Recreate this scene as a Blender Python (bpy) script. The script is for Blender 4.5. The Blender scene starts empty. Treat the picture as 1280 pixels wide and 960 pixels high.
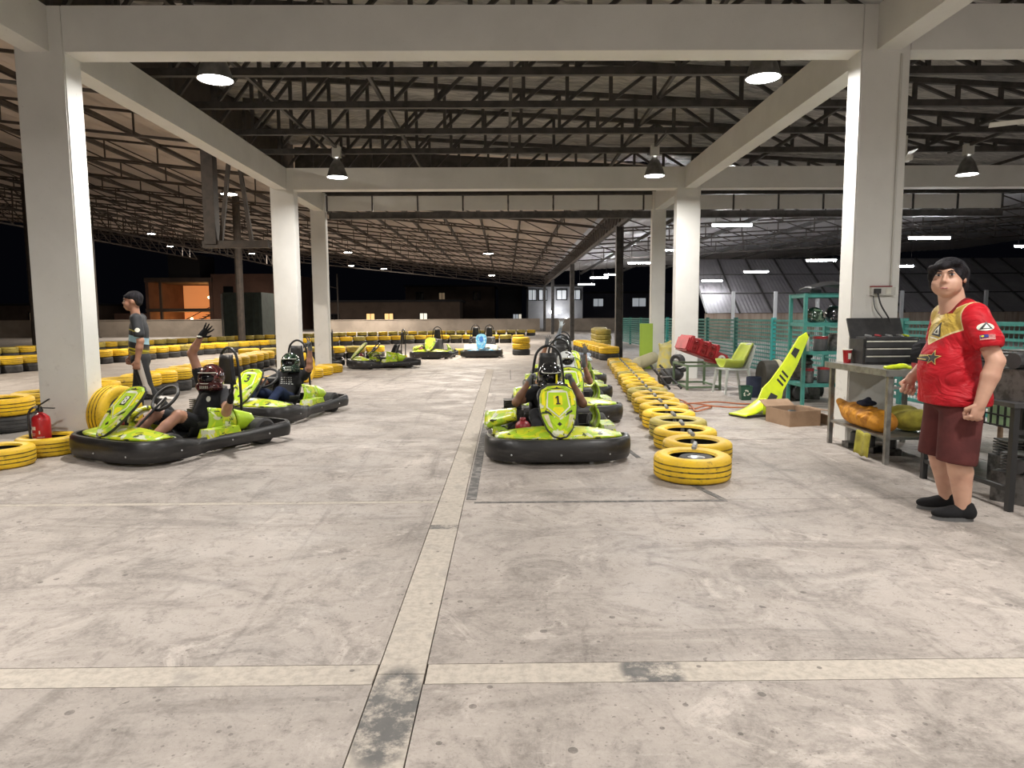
import bpy, bmesh, math, random
import numpy as np
from mathutils import Vector, Matrix
from mathutils.bvhtree import BVHTree
random.seed(7)
S = bpy.context.scene
COL = S.collection
PI = math.pi
# ---------------------------------------------------------------- camera
CP, CY, CR = .0987, .0088, .0061
_H = Vector((math.sin(CY), math.cos(CY), 0)); _R0 = Vector((math.cos(CY), -math.sin(CY), 0)); _Z = Vector((0, 0, 1))
_F = _H*math.cos(CP) - _Z*math.sin(CP); _U0 = _H*math.sin(CP) + _Z*math.cos(CP)
_R = _R0*math.cos(CR) - _U0*math.sin(CR); _U = _R0*math.sin(CR) + _U0*math.cos(CR)
cam = bpy.data.objects.new('camera', bpy.data.cameras.new('camera')); COL.objects.link(cam)
m4 = Matrix((_R, _U, -_F)).transposed().to_4x4(); m4.translation = (0, 0, 1.356)
cam.matrix_world = m4
cam.data.sensor_width = 36; cam.data.lens = 848.34/1280*36; cam.data.clip_end = 600
S.camera = cam
# ---------------------------------------------------------------- world, exposure
W = bpy.data.worlds.new('night'); S.world = W; W.use_nodes = True
W.node_tree.nodes['Background'].inputs[0].default_value = (.010, .011, .018, 1)
W.node_tree.nodes['Background'].inputs[1].default_value = .12
vs = S.view_settings
vs.view_transform = 'Standard'; vs.look = 'None'; vs.gamma = 1; vs.use_curve_mapping = False
vs.exposure = 0.0
HIGHBAY_W, TUBE_E, TRACK_W = 152, 260, 850
# ---------------------------------------------------------------- node helpers
class E:
    """a socket with arithmetic"""
    def __init__(s, nt, k): s.nt, s.k = nt, k
    def op(s, o, b=None, c=None):
        n = s.nt.nodes.new('ShaderNodeMath'); n.operation = o
        for i, v in enumerate((s, b, c)):
            if v is None: continue
            if isinstance(v, E): s.nt.links.new(v.k, n.inputs[i])
            else: n.inputs[i].default_value = v
        return E(s.nt, n.outputs[0])
    def __add__(s, b): return s.op('ADD', b)
    def __sub__(s, b): return s.op('SUBTRACT', b)
    def __mul__(s, b): return s.op('MULTIPLY', b)
    def gt(s, b): return s.op('GREATER_THAN', b)
    def lt(s, b): return s.op('LESS_THAN', b)
    def abs(s): return s.op('ABSOLUTE')
    def ss(s, a, b):
        n = s.nt.nodes.new('ShaderNodeMapRange'); n.interpolation_type = 'SMOOTHSTEP'
        s.nt.links.new(s.k, n.inputs[0]); n.inputs[1].default_value = a; n.inputs[2].default_value = b
        return E(s.nt, n.outputs[0])
    def inv(s): return s.op('SUBTRACT', None) if False else E(s.nt, (E(s.nt, s.k)*-1 + 1).k)
class Mat:
    def __init__(s, name):
        s.m = bpy.data.materials.new(name); s.m.use_nodes = True; s.nt = s.m.node_tree
        s.b = s.nt.nodes['Principled BSDF']; s.tc = s.nt.nodes.new('ShaderNodeTexCoord')
    def coord(s, kind='Object', scale=None):
        k = s.tc.outputs[kind]
        if scale is not None:
            n = s.nt.nodes.new('ShaderNodeMapping'); n.inputs['Scale'].default_value = scale
            s.nt.links.new(k, n.inputs[0]); k = n.outputs[0]
        return k
    def xyz(s, kind='Object'):
        n = s.nt.nodes.new('ShaderNodeSeparateXYZ'); s.nt.links.new(s.coord(kind), n.inputs[0])
        return [E(s.nt, o) for o in n.outputs]
    def noise(s, sc, det=4, rough=.55, kind='Object', scale=None, dist=0):
        n = s.nt.nodes.new('ShaderNodeTexNoise'); n.inputs['Scale'].default_value = sc; n.inputs['Detail'].default_value = det
        n.inputs['Roughness'].default_value = rough; n.inputs['Distortion'].default_value = dist
        s.nt.links.new(s.coord(kind, scale), n.inputs['Vector']); return E(s.nt, n.outputs['Fac'])
    def voro(s, sc, feat='F1', kind='Object', scale=None, out='Distance', rnd=1):
        n = s.nt.nodes.new('ShaderNodeTexVoronoi'); n.inputs['Scale'].default_value = sc; n.feature = feat
        n.inputs['Randomness'].default_value = rnd
        s.nt.links.new(s.coord(kind, scale), n.inputs['Vector']); return E(s.nt, n.outputs[out])
    def rgb(s, c):
        n = s.nt.nodes.new('ShaderNodeRGB'); n.outputs[0].default_value = (*c[:3], 1); return n.outputs[0]
    def mix(s, f, a, b):
        n = s.nt.nodes.new('ShaderNodeMix'); n.data_type = 'RGBA'
        if isinstance(f, E): s.nt.links.new(f.k, n.inputs[0])
        else: n.inputs[0].default_value = f
        for i, v in ((6, a), (7, b)):
            if isinstance(v, tuple): n.inputs[i].default_value = (*v[:3], 1)
            else: s.nt.links.new(v, n.inputs[i])
        return n.outputs[2]
    def rand(s):
        n = s.nt.nodes.new('ShaderNodeObjectInfo'); return E(s.nt, n.outputs['Random'])
    def done(s, col, rough=.6, metal=0, bump=None, bs=.3, bd=.01, spec=.5):
        if isinstance(col, tuple): s.b.inputs['Base Color'].default_value = (*col[:3], 1)
        else: s.nt.links.new(col, s.b.inputs['Base Color'])
        if isinstance(rough, E): s.nt.links.new(rough.k, s.b.inputs['Roughness'])
        else: s.b.inputs['Roughness'].default_value = rough
        s.b.inputs['Metallic'].default_value = metal; s.b.inputs['Specular IOR Level'].default_value = spec
        if bump is not None:
            n = s.nt.nodes.new('ShaderNodeBump'); n.inputs['Strength'].default_value = bs; n.inputs['Distance'].default_value = bd
            s.nt.links.new(bump.k, n.inputs['Height']); s.nt.links.new(n.outputs[0], s.b.inputs['Normal'])
        return s.m
def pbr(name, c, c2=None, sc=6, rough=.6, metal=0, bump=0, bsc=30, lo=.4, hi=.65, spec=.5, rnd=0, det=5, scale=None):
    M = Mat(name); col = tuple(c)
    if c2 is not None: col = M.mix(M.noise(sc, det, scale=scale).ss(lo, hi), tuple(c), tuple(c2))
    if rnd:
        n = M.nt.nodes.new('ShaderNodeHueSaturation'); M.nt.links.new((M.rand()*rnd + (1-rnd*.6)).k, n.inputs['Value'])
        if isinstance(col, tuple): n.inputs['Color'].default_value = (*col, 1)
        else: M.nt.links.new(col, n.inputs['Color'])
        col = n.outputs[0]
    return M.done(col, rough, metal, M.noise(bsc, 4) if bump else None, bump, .01, spec)
def emit(name, c, e):
    M = Mat(name); M.b.inputs['Base Color'].default_value = (*c, 1)
    M.b.inputs['Emission Color'].default_value = (*c, 1); M.b.inputs['Emission Strength'].default_value = e
    return M.m
def srgb(r, g, b):
    return tuple(((v/255)/12.92 if v <= 10 else ((v/255+.055)/1.055)**2.4) for v in (r, g, b))
# ---------------------------------------------------------------- mesh builder
class MB:
    def __init__(s): s.v = []; s.f = []; s.mi = []; s.cur = 0
    def add(s, vs, fs):
        o = len(s.v); s.v += [tuple(p) for p in vs]
        for f in fs: s.f.append(tuple(i+o for i in f)); s.mi.append(s.cur)
        return s
    def box(s, c, d, rot=None, taper=1.0):
        x, y, z = [k/2 for k in d]; vs = []
        for sz in (-1, 1):
            t = taper if sz > 0 else 1
            for sx, sy in ((-1, -1), (1, -1), (1, 1), (-1, 1)): vs.append(Vector((sx*x*t, sy*y*t, sz*z)))
        if rot is not None:
            R = rot if isinstance(rot, Matrix) else Matrix.Rotation(rot, 3, 'Z')
            vs = [R @ p for p in vs]
        c = Vector(c); return s.add([p+c for p in vs], [(3,2,1,0),(4,5,6,7),(0,1,5,4),(1,2,6,5),(2,3,7,6),(3,0,4,7)])
    def bar(s, a, b, w, h=None, up=(0, 0, 1)):
        h = h or w; a = Vector(a); b = Vector(b); d = (b-a).normalized(); u = Vector(up)
        if abs(d.dot(u)) > .98: u = Vector((0, 1, 0)) if abs(d.y) < .9 else Vector((1, 0, 0))
        x = d.cross(u).normalized(); y = x.cross(d)
        q = [x*(sx*w/2)+y*(sy*h/2) for sx, sy in ((-1,-1),(1,-1),(1,1),(-1,1))]
        return s.add([a+p for p in q]+[b+p for p in q], [(3,2,1,0),(4,5,6,7),(0,1,5,4),(1,2,6,5),(2,3,7,6),(3,0,4,7)])
    def tube(s, pts, r, n=8, closed=False, caps=True):
        pts = [Vector(p) for p in pts]; L = len(pts); vs = []; prev = None
        for i, p in enumerate(pts):
            if closed: t = pts[(i+1) % L]-pts[i-1]
            else: t = pts[min(i+1, L-1)]-pts[max(i-1, 0)]
            t.normalize()
            if prev is None:
                u = Vector((0, 0, 1)) if abs(t.z) < .9 else Vector((1, 0, 0)); x = t.cross(u).normalized()
            else:
                x = (prev - t*prev.dot(t)).normalized()
            prev = x; y = t.cross(x); rr = r[i] if isinstance(r, (list, tuple)) else r
            vs += [p+x*(math.cos(2*PI*k/n)*rr)+y*(math.sin(2*PI*k/n)*rr) for k in range(n)]
        fs = []
        for i in range(L if closed else L-1):
            a = i*n; b = ((i+1) % L)*n
            fs += [(a+k, a+(k+1) % n, b+(k+1) % n, b+k) for k in range(n)]
        if caps and not closed: fs += [tuple(range(n-1, -1, -1)), tuple((L-1)*n+k for k in range(n))]
        return s.add(vs, fs)
    def lathe(s, prof, n=24, M=None, close=False, mis=None):
        """prof of (r, z) about Z"""
        L = len(prof); vs = []
        for k in range(n):
            a = 2*PI*k/n; vs += [Vector((r*math.cos(a), r*math.sin(a), z)) for r, z in prof]
        if M is not None: vs = [M @ p for p in vs]
        o = len(s.v); s.v += [tuple(p) for p in vs]
        for k in range(n):
            a = k*L; b = ((k+1) % n)*L
            for i in range(L if close else L-1):
                j = (i+1) % L
                if prof[i][0] < 1e-6 and prof[j][0] < 1e-6: continue
                s.f.append((o+a+i, o+b+i, o+b+j, o+a+j)); s.mi.append(mis[i] if mis else s.cur)
        return s
    def prism(s, poly, M, t, taper=1.0):
        """2D polygon extruded along local z by t, placed by M"""
        n = len(poly); vs = [M @ Vector((x, y, 0)) for x, y in poly]+[M @ Vector((x*taper, y*taper, t)) for x, y in poly]
        return s.add(vs, [tuple(range(n-1, -1, -1)), tuple(range(n, 2*n))]+[(i, (i+1) % n, n+(i+1) % n, n+i) for i in range(n)])
    def surf(s, fn, nu, nv, t=.01):
        """fn(u,v)->point, a thick sheet"""
        P = [[Vector(fn(i/nu, j/nv)) for j in range(nv+1)] for i in range(nu+1)]; top = []; bot = []
        for i in range(nu+1):
            for j in range(nv+1):
                du = P[min(i+1, nu)][j]-P[max(i-1, 0)][j]; dv = P[i][min(j+1, nv)]-P[i][max(j-1, 0)]
                nn = du.cross(dv); nn = nn.normalized() if nn.length > 1e-9 else Vector((0, 0, 1))
                top.append(P[i][j]); bot.append(P[i][j]-nn*t)
        N = len(top); w = nv+1; fs = []
        for i in range(nu):
            for j in range(nv):
                a, b, c, d = i*w+j, (i+1)*w+j, (i+1)*w+j+1, i*w+j+1
                fs += [(a, b, c, d), (N+d, N+c, N+b, N+a)]
        for i in range(nu):
            a, b = i*w, (i+1)*w; fs.append((a, N+a, N+b, b)); a, b = i*w+nv, (i+1)*w+nv; fs.append((b, N+b, N+a, a))
        for j in range(nv):
            a, b = j, j+1; fs.append((b, N+b, N+a, a)); a, b = nu*w+j, nu*w+j+1; fs.append((a, N+a, N+b, b))
        return s.add(top+bot, fs)
    def ball(s, c, r, n=12, m=8, sc=(1, 1, 1)):
        prof = [(max(0, math.sin(PI*i/m))*1.0, -math.cos(PI*i/m)) for i in range(m+1)]
        M = Matrix.Translation(c) @ Matrix.Diagonal((r*sc[0], r*sc[1], r*sc[2], 1))
        return s.lathe(prof, n, M)
    def mesh(s, name, mats, smooth=False):
        me = bpy.data.meshes.new(name); me.from_pydata(s.v, [], s.f)
        for m in (mats if isinstance(mats, (list, tuple)) else [mats]): me.materials.append(m)
        if any(s.mi): me.polygons.foreach_set('material_index', s.mi)
        if smooth: me.polygons.foreach_set('use_smooth', [True]*len(me.polygons)); shade_auto(me, smooth)
        me.update(); return me
    def obj(s, name, mats, parent=None, smooth=False, loc=None, **kw):
        return put(name, s.mesh(name, mats, smooth), parent, loc, **kw)
def shade_auto(me, ang):
    if ang is True or ang is None: return
    bm = bmesh.new(); bm.from_mesh(me)
    for e in bm.edges:
        if len(e.link_faces) == 2 and e.calc_face_angle(0) > math.radians(ang): e.smooth = False
    bm.to_mesh(me); bm.free()
def tag(o, label=None, cat=None, group=None, kind=None):
    if label: o['label'] = label
    if cat: o['category'] = cat
    if group: o['group'] = group
    if kind: o['kind'] = kind
    return o
def put(name, me, parent=None, loc=None, rz=0, label=None, cat=None, group=None, kind=None):
    o = bpy.data.objects.new(name, me); COL.objects.link(o)
    if parent is not None: o.parent = parent
    if loc is not None: o.location = loc
    if rz: o.rotation_euler.z = rz
    return tag(o, label, cat, group, kind)
def thing(name, label, cat, loc=(0, 0, 0), rz=0, group=None):
    o = put(name, None, None, loc, rz); o.empty_display_size = .1
    return tag(o, label, cat, group)
def tree(o, parent=None):
    c = o.copy(); COL.objects.link(c); c.parent = parent
    for ch in o.children: tree(ch, c)
    return c
def cr(pts, n=8, closed=False):
    """Catmull-Rom through points"""
    P = [Vector(p) for p in pts]; L = len(P); out = []
    for i in range(L if closed else L-1):
        a, b, c, d = (P[(i-1) % L], P[i], P[(i+1) % L], P[(i+2) % L]) if closed else (P[max(i-1, 0)], P[i], P[i+1], P[min(i+2, L-1)])
        for k in range(n):
            t = k/n; out.append(.5*((2*b)+(c-a)*t+(2*a-5*b+4*c-d)*t*t+(3*b-a-3*c+d)*t**3))
    if not closed: out.append(P[-1])
    return out
def frame(o, x, y):
    """matrix with origin o, local x and y axes (orthonormalised)"""
    x = Vector(x).normalized(); y = Vector(y); y = (y-x*y.dot(x)).normalized(); z = x.cross(y)
    M = Matrix((x, y, z)).transposed().to_4x4(); M.translation = o; return M
_txt = {}
def text_mesh(body, size, ext=.002, bold=0):
    cu = bpy.data.curves.new('lettering', 'FONT'); cu.body = body; cu.size = size; cu.extrude = ext; cu.align_x = 'CENTER'; cu.align_y = 'CENTER'
    cu.offset = bold; cu.resolution_u = 3
    o = bpy.data.objects.new('lettering', cu); COL.objects.link(o)
    dg = bpy.context.evaluated_depsgraph_get(); me = bpy.data.meshes.new_from_object(o.evaluated_get(dg))
    bpy.data.objects.remove(o); return me
def text(body, size, M, mat, parent, name='lettering', bold=0, ext=.002):
    me = text_mesh(body, size, ext, bold); me.transform(M); me.materials.clear(); me.materials.append(mat)
    return put(name, me, parent)
# ---------------------------------------------------------------- signed distance modeller (surface nets)
def cap(a, b, r1, r2=None, m=0, kk=None): return ('c', Vector(a), Vector(b), r1, r1 if r2 is None else r2, m, kk)
def ell(c, r, m=0, R=None): return ('e', Vector(c), Vector(r), R if R is not None else Matrix.Identity(3), m)
def cut(c, r, R=None): return ('x', Vector(c), Vector(r), R if R is not None else Matrix.Identity(3), 0)
def plane(p, n): return ('p', Vector(p), Vector(n).normalized(), 0)      # removes the side n points to
def sdf(prims, h=.012, k=.03):
    solid = [q for q in prims if q[0] in 'ce']; lo = Vector((1e9,)*3); hi = -lo
    def bb(q):
        if q[0] == 'c':
            r = max(q[3], q[4]); return [min(q[1][i], q[2][i])-r for i in range(3)], [max(q[1][i], q[2][i])+r for i in range(3)]
        r = max(q[2]); return [q[1][i]-r for i in range(3)], [q[1][i]+r for i in range(3)]
    for q in solid:
        a, b = bb(q); lo = Vector(map(min, lo, a)); hi = Vector(map(max, hi, b))
    lo -= Vector((3*h,)*3); n = [int((hi[i]-lo[i])/h)+5 for i in range(3)]
    F = np.full(n, 9.0, np.float32); D = np.full(n, 9.0, np.float32); T = np.zeros(n, np.int16)
    def sub(a, b, mg):
        i0 = [max(0, int((a[i]-mg-lo[i])/h)) for i in range(3)]; i1 = [min(n[i], int((b[i]+mg-lo[i])/h)+2) for i in range(3)]
        sl = tuple(slice(i0[i], i1[i]) for i in range(3))
        X = [(lo[i]+h*np.arange(i0[i], i1[i])).astype(np.float32) for i in range(3)]
        return sl, X[0][:, None, None], X[1][None, :, None], X[2][None, None, :]
    def de(q, x, y, z):
        R = q[3]; d = (x-q[1].x, y-q[1].y, z-q[1].z)
        l = [sum(R[j][i]*d[j] for j in range(3)) for i in range(3)]
        k0 = np.sqrt(sum((l[i]/q[2][i])**2 for i in range(3))); k1 = np.sqrt(sum((l[i]/q[2][i]**2)**2 for i in range(3)))
        return k0*(k0-1)/np.maximum(k1, 1e-6)
    for q in solid:
        kq = (q[6] if q[0] == 'c' and q[6] else k); a, b = bb(q); sl, x, y, z = sub(a, b, k*2+2*h)
        if q[0] == 'c':
            A, Bv = q[1], q[2]; ab = Bv-A; L = max(ab.length_squared, 1e-9)
            t = np.clip(((x-A.x)*ab.x+(y-A.y)*ab.y+(z-A.z)*ab.z)/L, 0, 1)
            d = np.sqrt((x-A.x-t*ab.x)**2+(y-A.y-t*ab.y)**2+(z-A.z-t*ab.z)**2)-(q[3]+(q[4]-q[3])*t)
        else: d = de(q, x, y, z)
        d = d.astype(np.float32); f = F[sl]; hh = np.clip(.5+.5*(f-d)/kq, 0, 1); far = f > 8
        F[sl] = np.where(far, d, f*(1-hh)+d*hh-kq*hh*(1-hh))
        w = d < D[sl]; T[sl] = np.where(w, q[5] if q[0] == 'c' else q[4], T[sl]); D[sl] = np.minimum(D[sl], d)
    for q in prims:
        if q[0] == 'x':
            a, b = bb(q); sl, x, y, z = sub(a, b, 3*h); F[sl] = np.maximum(F[sl], -de(q, x, y, z))
        elif q[0] == 'p':
            g = [(lo[i]+h*np.arange(n[i])).astype(np.float32) for i in range(3)]
            d = (g[0][:, None, None]-q[1].x)*q[2].x+(g[1][None, :, None]-q[1].y)*q[2].y+(g[2][None, None, :]-q[1].z)*q[2].z
            F = np.maximum(F, d)
    I = F < 0
    c8 = [(i, j, l) for i in (0, 1) for j in (0, 1) for l in (0, 1)]
    def sh(A, o): return A[o[0]:n[0]-1+o[0], o[1]:n[1]-1+o[1], o[2]:n[2]-1+o[2]]
    cnt = sum(sh(I, o).astype(np.int8) for o in c8); act = (cnt > 0) & (cnt < 8)
    idx = -np.ones(act.shape, np.int64); ii = np.argwhere(act); idx[act] = np.arange(len(ii))
    V = np.zeros((len(ii), 3)); C = np.zeros(len(ii))
    for a in c8:
        for ax in range(3):
            if a[ax]: continue
            b = list(a); b[ax] = 1
            fa = F[tuple((ii+a).T)]; fb = F[tuple((ii+b).T)]; w = (fa < 0) != (fb < 0)
            t = np.where(w, fa/np.where(w, fa-fb, 1), 0); p = np.tile(np.array(a, float), (len(ii), 1)); p[:, ax] = t
            V += p*w[:, None]; C += w
    V = (V/C[:, None]+ii)*h+np.array(lo)
    Tv = T[tuple(ii.T)]; faces = []
    for ax in range(3):
        o = [0, 0, 0]; o[ax] = 1; u, v = (ax+1) % 3, (ax+2) % 3
        A = I[tuple(slice(1, n[i]-1) for i in range(3))]; B2 = I[tuple(slice(1+o[i], n[i]-1+o[i]) for i in range(3))]
        e = np.argwhere(A != B2)+1
        if not len(e): continue
        flip = ~I[tuple(e.T)]
        def cell(du, dv):
            q = e.copy(); q[:, u] -= du; q[:, v] -= dv; return idx[tuple(q.T)]
        q = np.stack([cell(1, 1), cell(0, 1), cell(0, 0), cell(1, 0)], 1); q[flip] = q[flip][:, ::-1]
        faces.append(q)
    Q = np.concatenate(faces); Q = Q[(Q >= 0).all(1)]
    return V, Q, Tv
def sdf_obj(name, prims, mats, parent=None, h=.012, k=.03, loc=None, relax=1, **kw):
    V, Q, T = sdf(prims, h, k)
    for _ in range(relax):
        A = np.zeros_like(V); c = np.zeros(len(V))
        for i in range(4):
            for j in (1, 3): np.add.at(A, Q[:, i], V[Q[:, (i+j) % 4]]); np.add.at(c, Q[:, i], 1)
        V = V*.5+A/np.maximum(c, 1)[:, None]*.5
    me = bpy.data.meshes.new(name); me.vertices.add(len(V)); me.vertices.foreach_set('co', V.ravel())
    me.loops.add(Q.size); me.loops.foreach_set('vertex_index', Q.ravel().astype(np.int32))
    me.polygons.add(len(Q)); me.polygons.foreach_set('loop_start', np.arange(0, Q.size, 4, dtype=np.int32))
    mats = mats if isinstance(mats, (list, tuple)) else [mats]
    for m in mats: me.materials.append(m)
    if len(mats) > 1: me.polygons.foreach_set('material_index', T[Q[:, 0]].astype(np.int32))
    me.polygons.foreach_set('use_smooth', np.ones(len(Q), bool)); me.update(calc_edges=True); me.validate()
    return put(name, me, parent, loc, **kw)
# ---------------------------------------------------------------- materials: place
def concrete_floor(name, a, b, dark, joint=False):
    M = Mat(name); big = M.noise(.5, 6, .65, dist=.5); mid = M.noise(2.3, 8, .75, dist=.8); fine = M.noise(38, 5, .75); x, y, z = M.xyz()
    col = M.mix(big.ss(.38, .62), a, b); col = M.mix(mid.ss(.45, .66)*.7, col, dark)
    col = M.mix(M.noise(1.5, 8, .75, dist=1.4).ss(.55, .66)*.75, col, tuple(min(1, k*1.3) for k in a))
    col = M.mix(M.noise(1.0, 6, .65, scale=(.5, 3.0, 1), dist=.8).ss(.53, .68)*.5, col, dark)                # sweeping scuffs
    col = M.mix(M.noise(.9, 5, .65, scale=(4.0, .3, 1), dist=.6).ss(.56, .68)*.45, col, tuple(k*.6 for k in dark))   # tyre rubber
    arc = ((x*x + (y-11)*(y-11)).op('SQRT') + M.noise(.6, 3)*.6).op('FRACT'); arc = arc.ss(.0, .05)*arc.ss(.12, .06)
    col = M.mix(arc*M.noise(.7, 4, scale=(1, 1, 1)).ss(.5, .62)*.4, col, tuple(k*.6 for k in dark))
    sp = M.voro(5.5).lt(.09)*M.noise(3, 2).gt(.48); col = M.mix(sp*.7, col, tuple(k*.4 for k in dark))
    sp = M.voro(15).lt(.13)*M.noise(6, 2).gt(.5); col = M.mix(sp*.6, col, tuple(k*.5 for k in dark))
    sp = M.voro(38).lt(.16)*M.noise(8, 2).gt(.5); col = M.mix(sp*.5, col, tuple(k*.5 for k in dark))
    col = M.mix(fine.ss(.4, .65)*.35, col, tuple(k*1.35 for k in b))
    col = M.mix(M.noise(11, 8, .8, dist=.5).ss(.5, .66)*.5, col, dark)
    col = M.mix(M.noise(14, 8, .8, scale=(.4, 1.6, 1)).ss(.56, .68)*.45, col, tuple(min(1, k*1.3) for k in a))
    col = M.mix(M.noise(90, 3, .8).ss(.55, .7)*.4, col, dark)
    col = M.mix(M.rand()*.2, col, dark)
    return M.done(col, M.noise(2, 4).ss(.3, .7)*.25 + .5, 0, fine + mid, .35, .006, .35)
m_slab = concrete_floor('stained concrete', (.435, .385, .345), (.335, .295, .262), (.15, .13, .115))
m_track = concrete_floor('track concrete', (.40, .365, .335), (.31, .28, .255), (.16, .145, .13))
def strip_mat():
    M = Mat('pale mortar strip'); f = M.noise(26, 5, .7); col = M.mix(f.ss(.35, .7), (.50, .445, .38), (.37, .33, .285))
    x, y, z = M.xyz(); w = M.noise(9, 6, .75)
    for cx, cy, rx, ry in ((-.41, 2.22, .125, .34), (.55, 2.48, .13, .2), (-.42, 4.3, .3, .05)):
        d = ((x-cx)*(1/rx)).op('POWER', 2) + ((y-cy)*(1/ry)).op('POWER', 2)
        col = M.mix((d.ss(1.1, .5))*w.ss(.36, .56)*.9, col, (.10, .10, .10))
    col = M.mix(M.noise(3.5, 5, .7).ss(.55, .7)*.5, col, (.27, .25, .23))
    col = M.mix(M.voro(9).lt(.09)*.7, col, (.12, .11, .10))
    return M.done(col, .8, 0, f, .3, .004, .25)
m_strip = strip_mat()
m_grout = pbr('dark joint', (.12, .11, .10), (.05, .048, .045), 8, .9)
m_tape = pbr('worn dark line paint', (.10, .095, .09), (.22, .205, .19), 14, .8, lo=.45, hi=.62)
def painted():
    M = Mat('painted concrete'); n = M.noise(1.3, 5, .6); col = M.mix(n.ss(.3, .7), (.76, .75, .715), (.69, .68, .645))
    x, y, z = M.xyz('Object')
    d = M.noise(7, 6, .75).ss(.56, .72)*z.ss(1.6, .2); col = M.mix(d*.55, col, (.36, .33, .30))
    col = M.mix(M.noise(26, 3, .7).ss(.66, .72)*.35, col, (.42, .39, .36))
    return M.done(col, .62, 0, M.noise(16, 5), .06, .01, .4)
m_white = painted()
m_steel = pbr('dark painted steel', (.075, .068, .062), (.045, .041, .038), 5, .55, .2)
m_steel2 = pbr('brown grey steel', (.075, .06, .05), (.05, .042, .036), 5, .6, .2)
m_zinc = pbr('galvanised steel', (.45, .45, .44), (.33, .33, .33), 12, .4, .8)
def foil():
    M = Mat('wrinkled foil insulation'); w = M.noise(2.2, 6, .65, scale=(.5, 2.6, 1), dist=1.5)
    return M.done(M.mix(w.ss(.35, .65), (.66, .64, .60), (.30, .29, .28)), .34, .5, w, 1.0, .12)  # light and dark of the wrinkles painted into the colour along the bump
m_foil = foil()
def sheetroof(n, a, b):
    M = Mat(n); return M.done(M.mix(M.noise(.5, 5, .6).ss(.35, .65), a, b), .65, .1, M.noise(20, 3), .05)
m_shed = sheetroof('shed roof sheet', (.56, .48, .42), (.44, .375, .325))
m_shed2 = sheetroof('grey shed roof sheet', (.52, .51, .52), (.42, .41, .42))
m_clad = sheetroof('grey cladding sheet', (.34, .32, .325), (.27, .25, .26))
m_wallp = pbr('perimeter wall render', (.30, .255, .21), (.235, .20, .165), .8, .8)
m_lens = emit('lamp lens glow', (1, .98, .95), 14)
m_tube = emit('fluorescent tube glow', (.93, .96, 1), TUBE_E)
m_alu = pbr('spun grey aluminium', (.30, .295, .29), (.22, .22, .215), 10, .38, .7)
m_cream = pbr('pale grey box', (.55, .54, .50), None, 6, .5)
m_fan = pbr('fan white', (.70, .68, .62), None, 5, .4)
# ---------------------------------------------------------------- floor
J = [2.475 + 2.43*i for i in range(-3, 7)]
XB0, XB1, YB0, YB1 = -5.3, 13.5, -5.0, 17.6
b = MB()
for x0, x1, y0, y1 in ((-70, 70, -12, YB0), (-70, XB0, YB0, YB1), (XB1, 70, YB0, YB1), (-70, 70, YB1, 95)):
    b.add([(x0, y0, 0), (x1, y0, 0), (x1, y1, 0), (x0, y1, 0)], [(0, 1, 2, 3)])
b.cur = 1; b.add([(XB0, YB0, -.012), (XB1, YB0, -.012), (XB1, YB1, -.012), (XB0, YB1, -.012)], [(0, 1, 2, 3)])
floor = b.obj('floor', [m_track, m_grout], kind='structure', label='stained grey concrete floor of the kart hall', cat='floor')
def fpiece(name, x0, x1, y0, y1, m, z=0, t=.012):
    return MB().box(((x0+x1)/2, (y0+y1)/2, z-t/2), (x1-x0, y1-y0, t)).obj(name, m, floor)
XS0, XS1 = -.505, -.315
cols = [(XB0, XS0), (XS1, 4.45), (4.46, 9.0), (9.01, XB1)]
ys = [YB0] + [j for j in J if YB0 < j < YB1] + [YB1]
HW = {2.475: .075, 4.905: .035}
def hw(y, left=True):
    for k, v in HW.items():
        if abs(k-y) < .01: return v if (left or k < 3) else .004
    return .005
for i in range(len(ys)-1):
    for ci, (x0, x1) in enumerate(cols):
        L = ci == 0; fpiece('floor_slab', x0, x1, ys[i]+hw(ys[i], L), ys[i+1]-hw(ys[i+1], L), m_slab)
    fpiece('mortar_strip', XS0+.005, XS1-.005, ys[i]+.002, ys[i+1]-.002, m_strip)
for y in ys[1:-1]:
    for ci, (x0, x1) in enumerate(cols[:3]):
        w = hw(y, ci == 0)
        if w > .02: fpiece('mortar_strip', x0+.004, x1-.004, y-w+.004, y+w-.004, m_strip)
def fline(a, b_, w):
    a = Vector((*a, .0015)); b_ = Vector((*b_, .0015)); MB().bar(a, b_, w, .003).obj('painted_line', m_tape, floor)
fline((-.24, 4.87), (1.62, 4.87), .03); fline((-.265, 4.95), (-.262, 8.6), .075); fline((1.6, 4.9), (1.35, 6.0), .05); fline((1.27, 6.4), (1.2, 7.3), .045)
fline((.1, 14.7), (.11, 17.4), .02)
# ---------------------------------------------------------------- concrete frame
XL, XR, CW, CD = -4.443, 3.655, .503, .283
Y1, Y2, Y3 = 7.19, 14.66, 17.55
ZB, ZT = 4.046, 4.49
def column(x0, x1, y0, y1, label, zt=ZT):
    b = MB(); b.box(((x0+x1)/2, (y0+y1)/2, zt/2), (x1-x0, y1-y0, zt)); me = b.mesh('concrete_column', m_white)
    bm = bmesh.new(); bm.from_mesh(me); bmesh.ops.bevel(bm, geom=[e for e in bm.edges if abs(e.verts[0].co.z-e.verts[1].co.z) > 1], offset=.012, segments=2, affect='EDGES'); bm.to_mesh(me); bm.free()
    return put('concrete_column', me, label=label, cat='column', group='white concrete columns')
cLn = column(XL-CW, XL, Y1, Y1+CD, 'thick white column beside the red fire extinguisher')
cRn = column(XR, XR+CW, Y1, Y1+CD, 'thick white column behind the steel workbench')
column(XL-CW, XL, Y2, Y2+CD, 'white column with a yellow tyre standing against it, behind the kart drivers')
column(XR, XR+CW, Y2, Y2+CD, 'white column behind the stack of dark kart parts')
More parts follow.
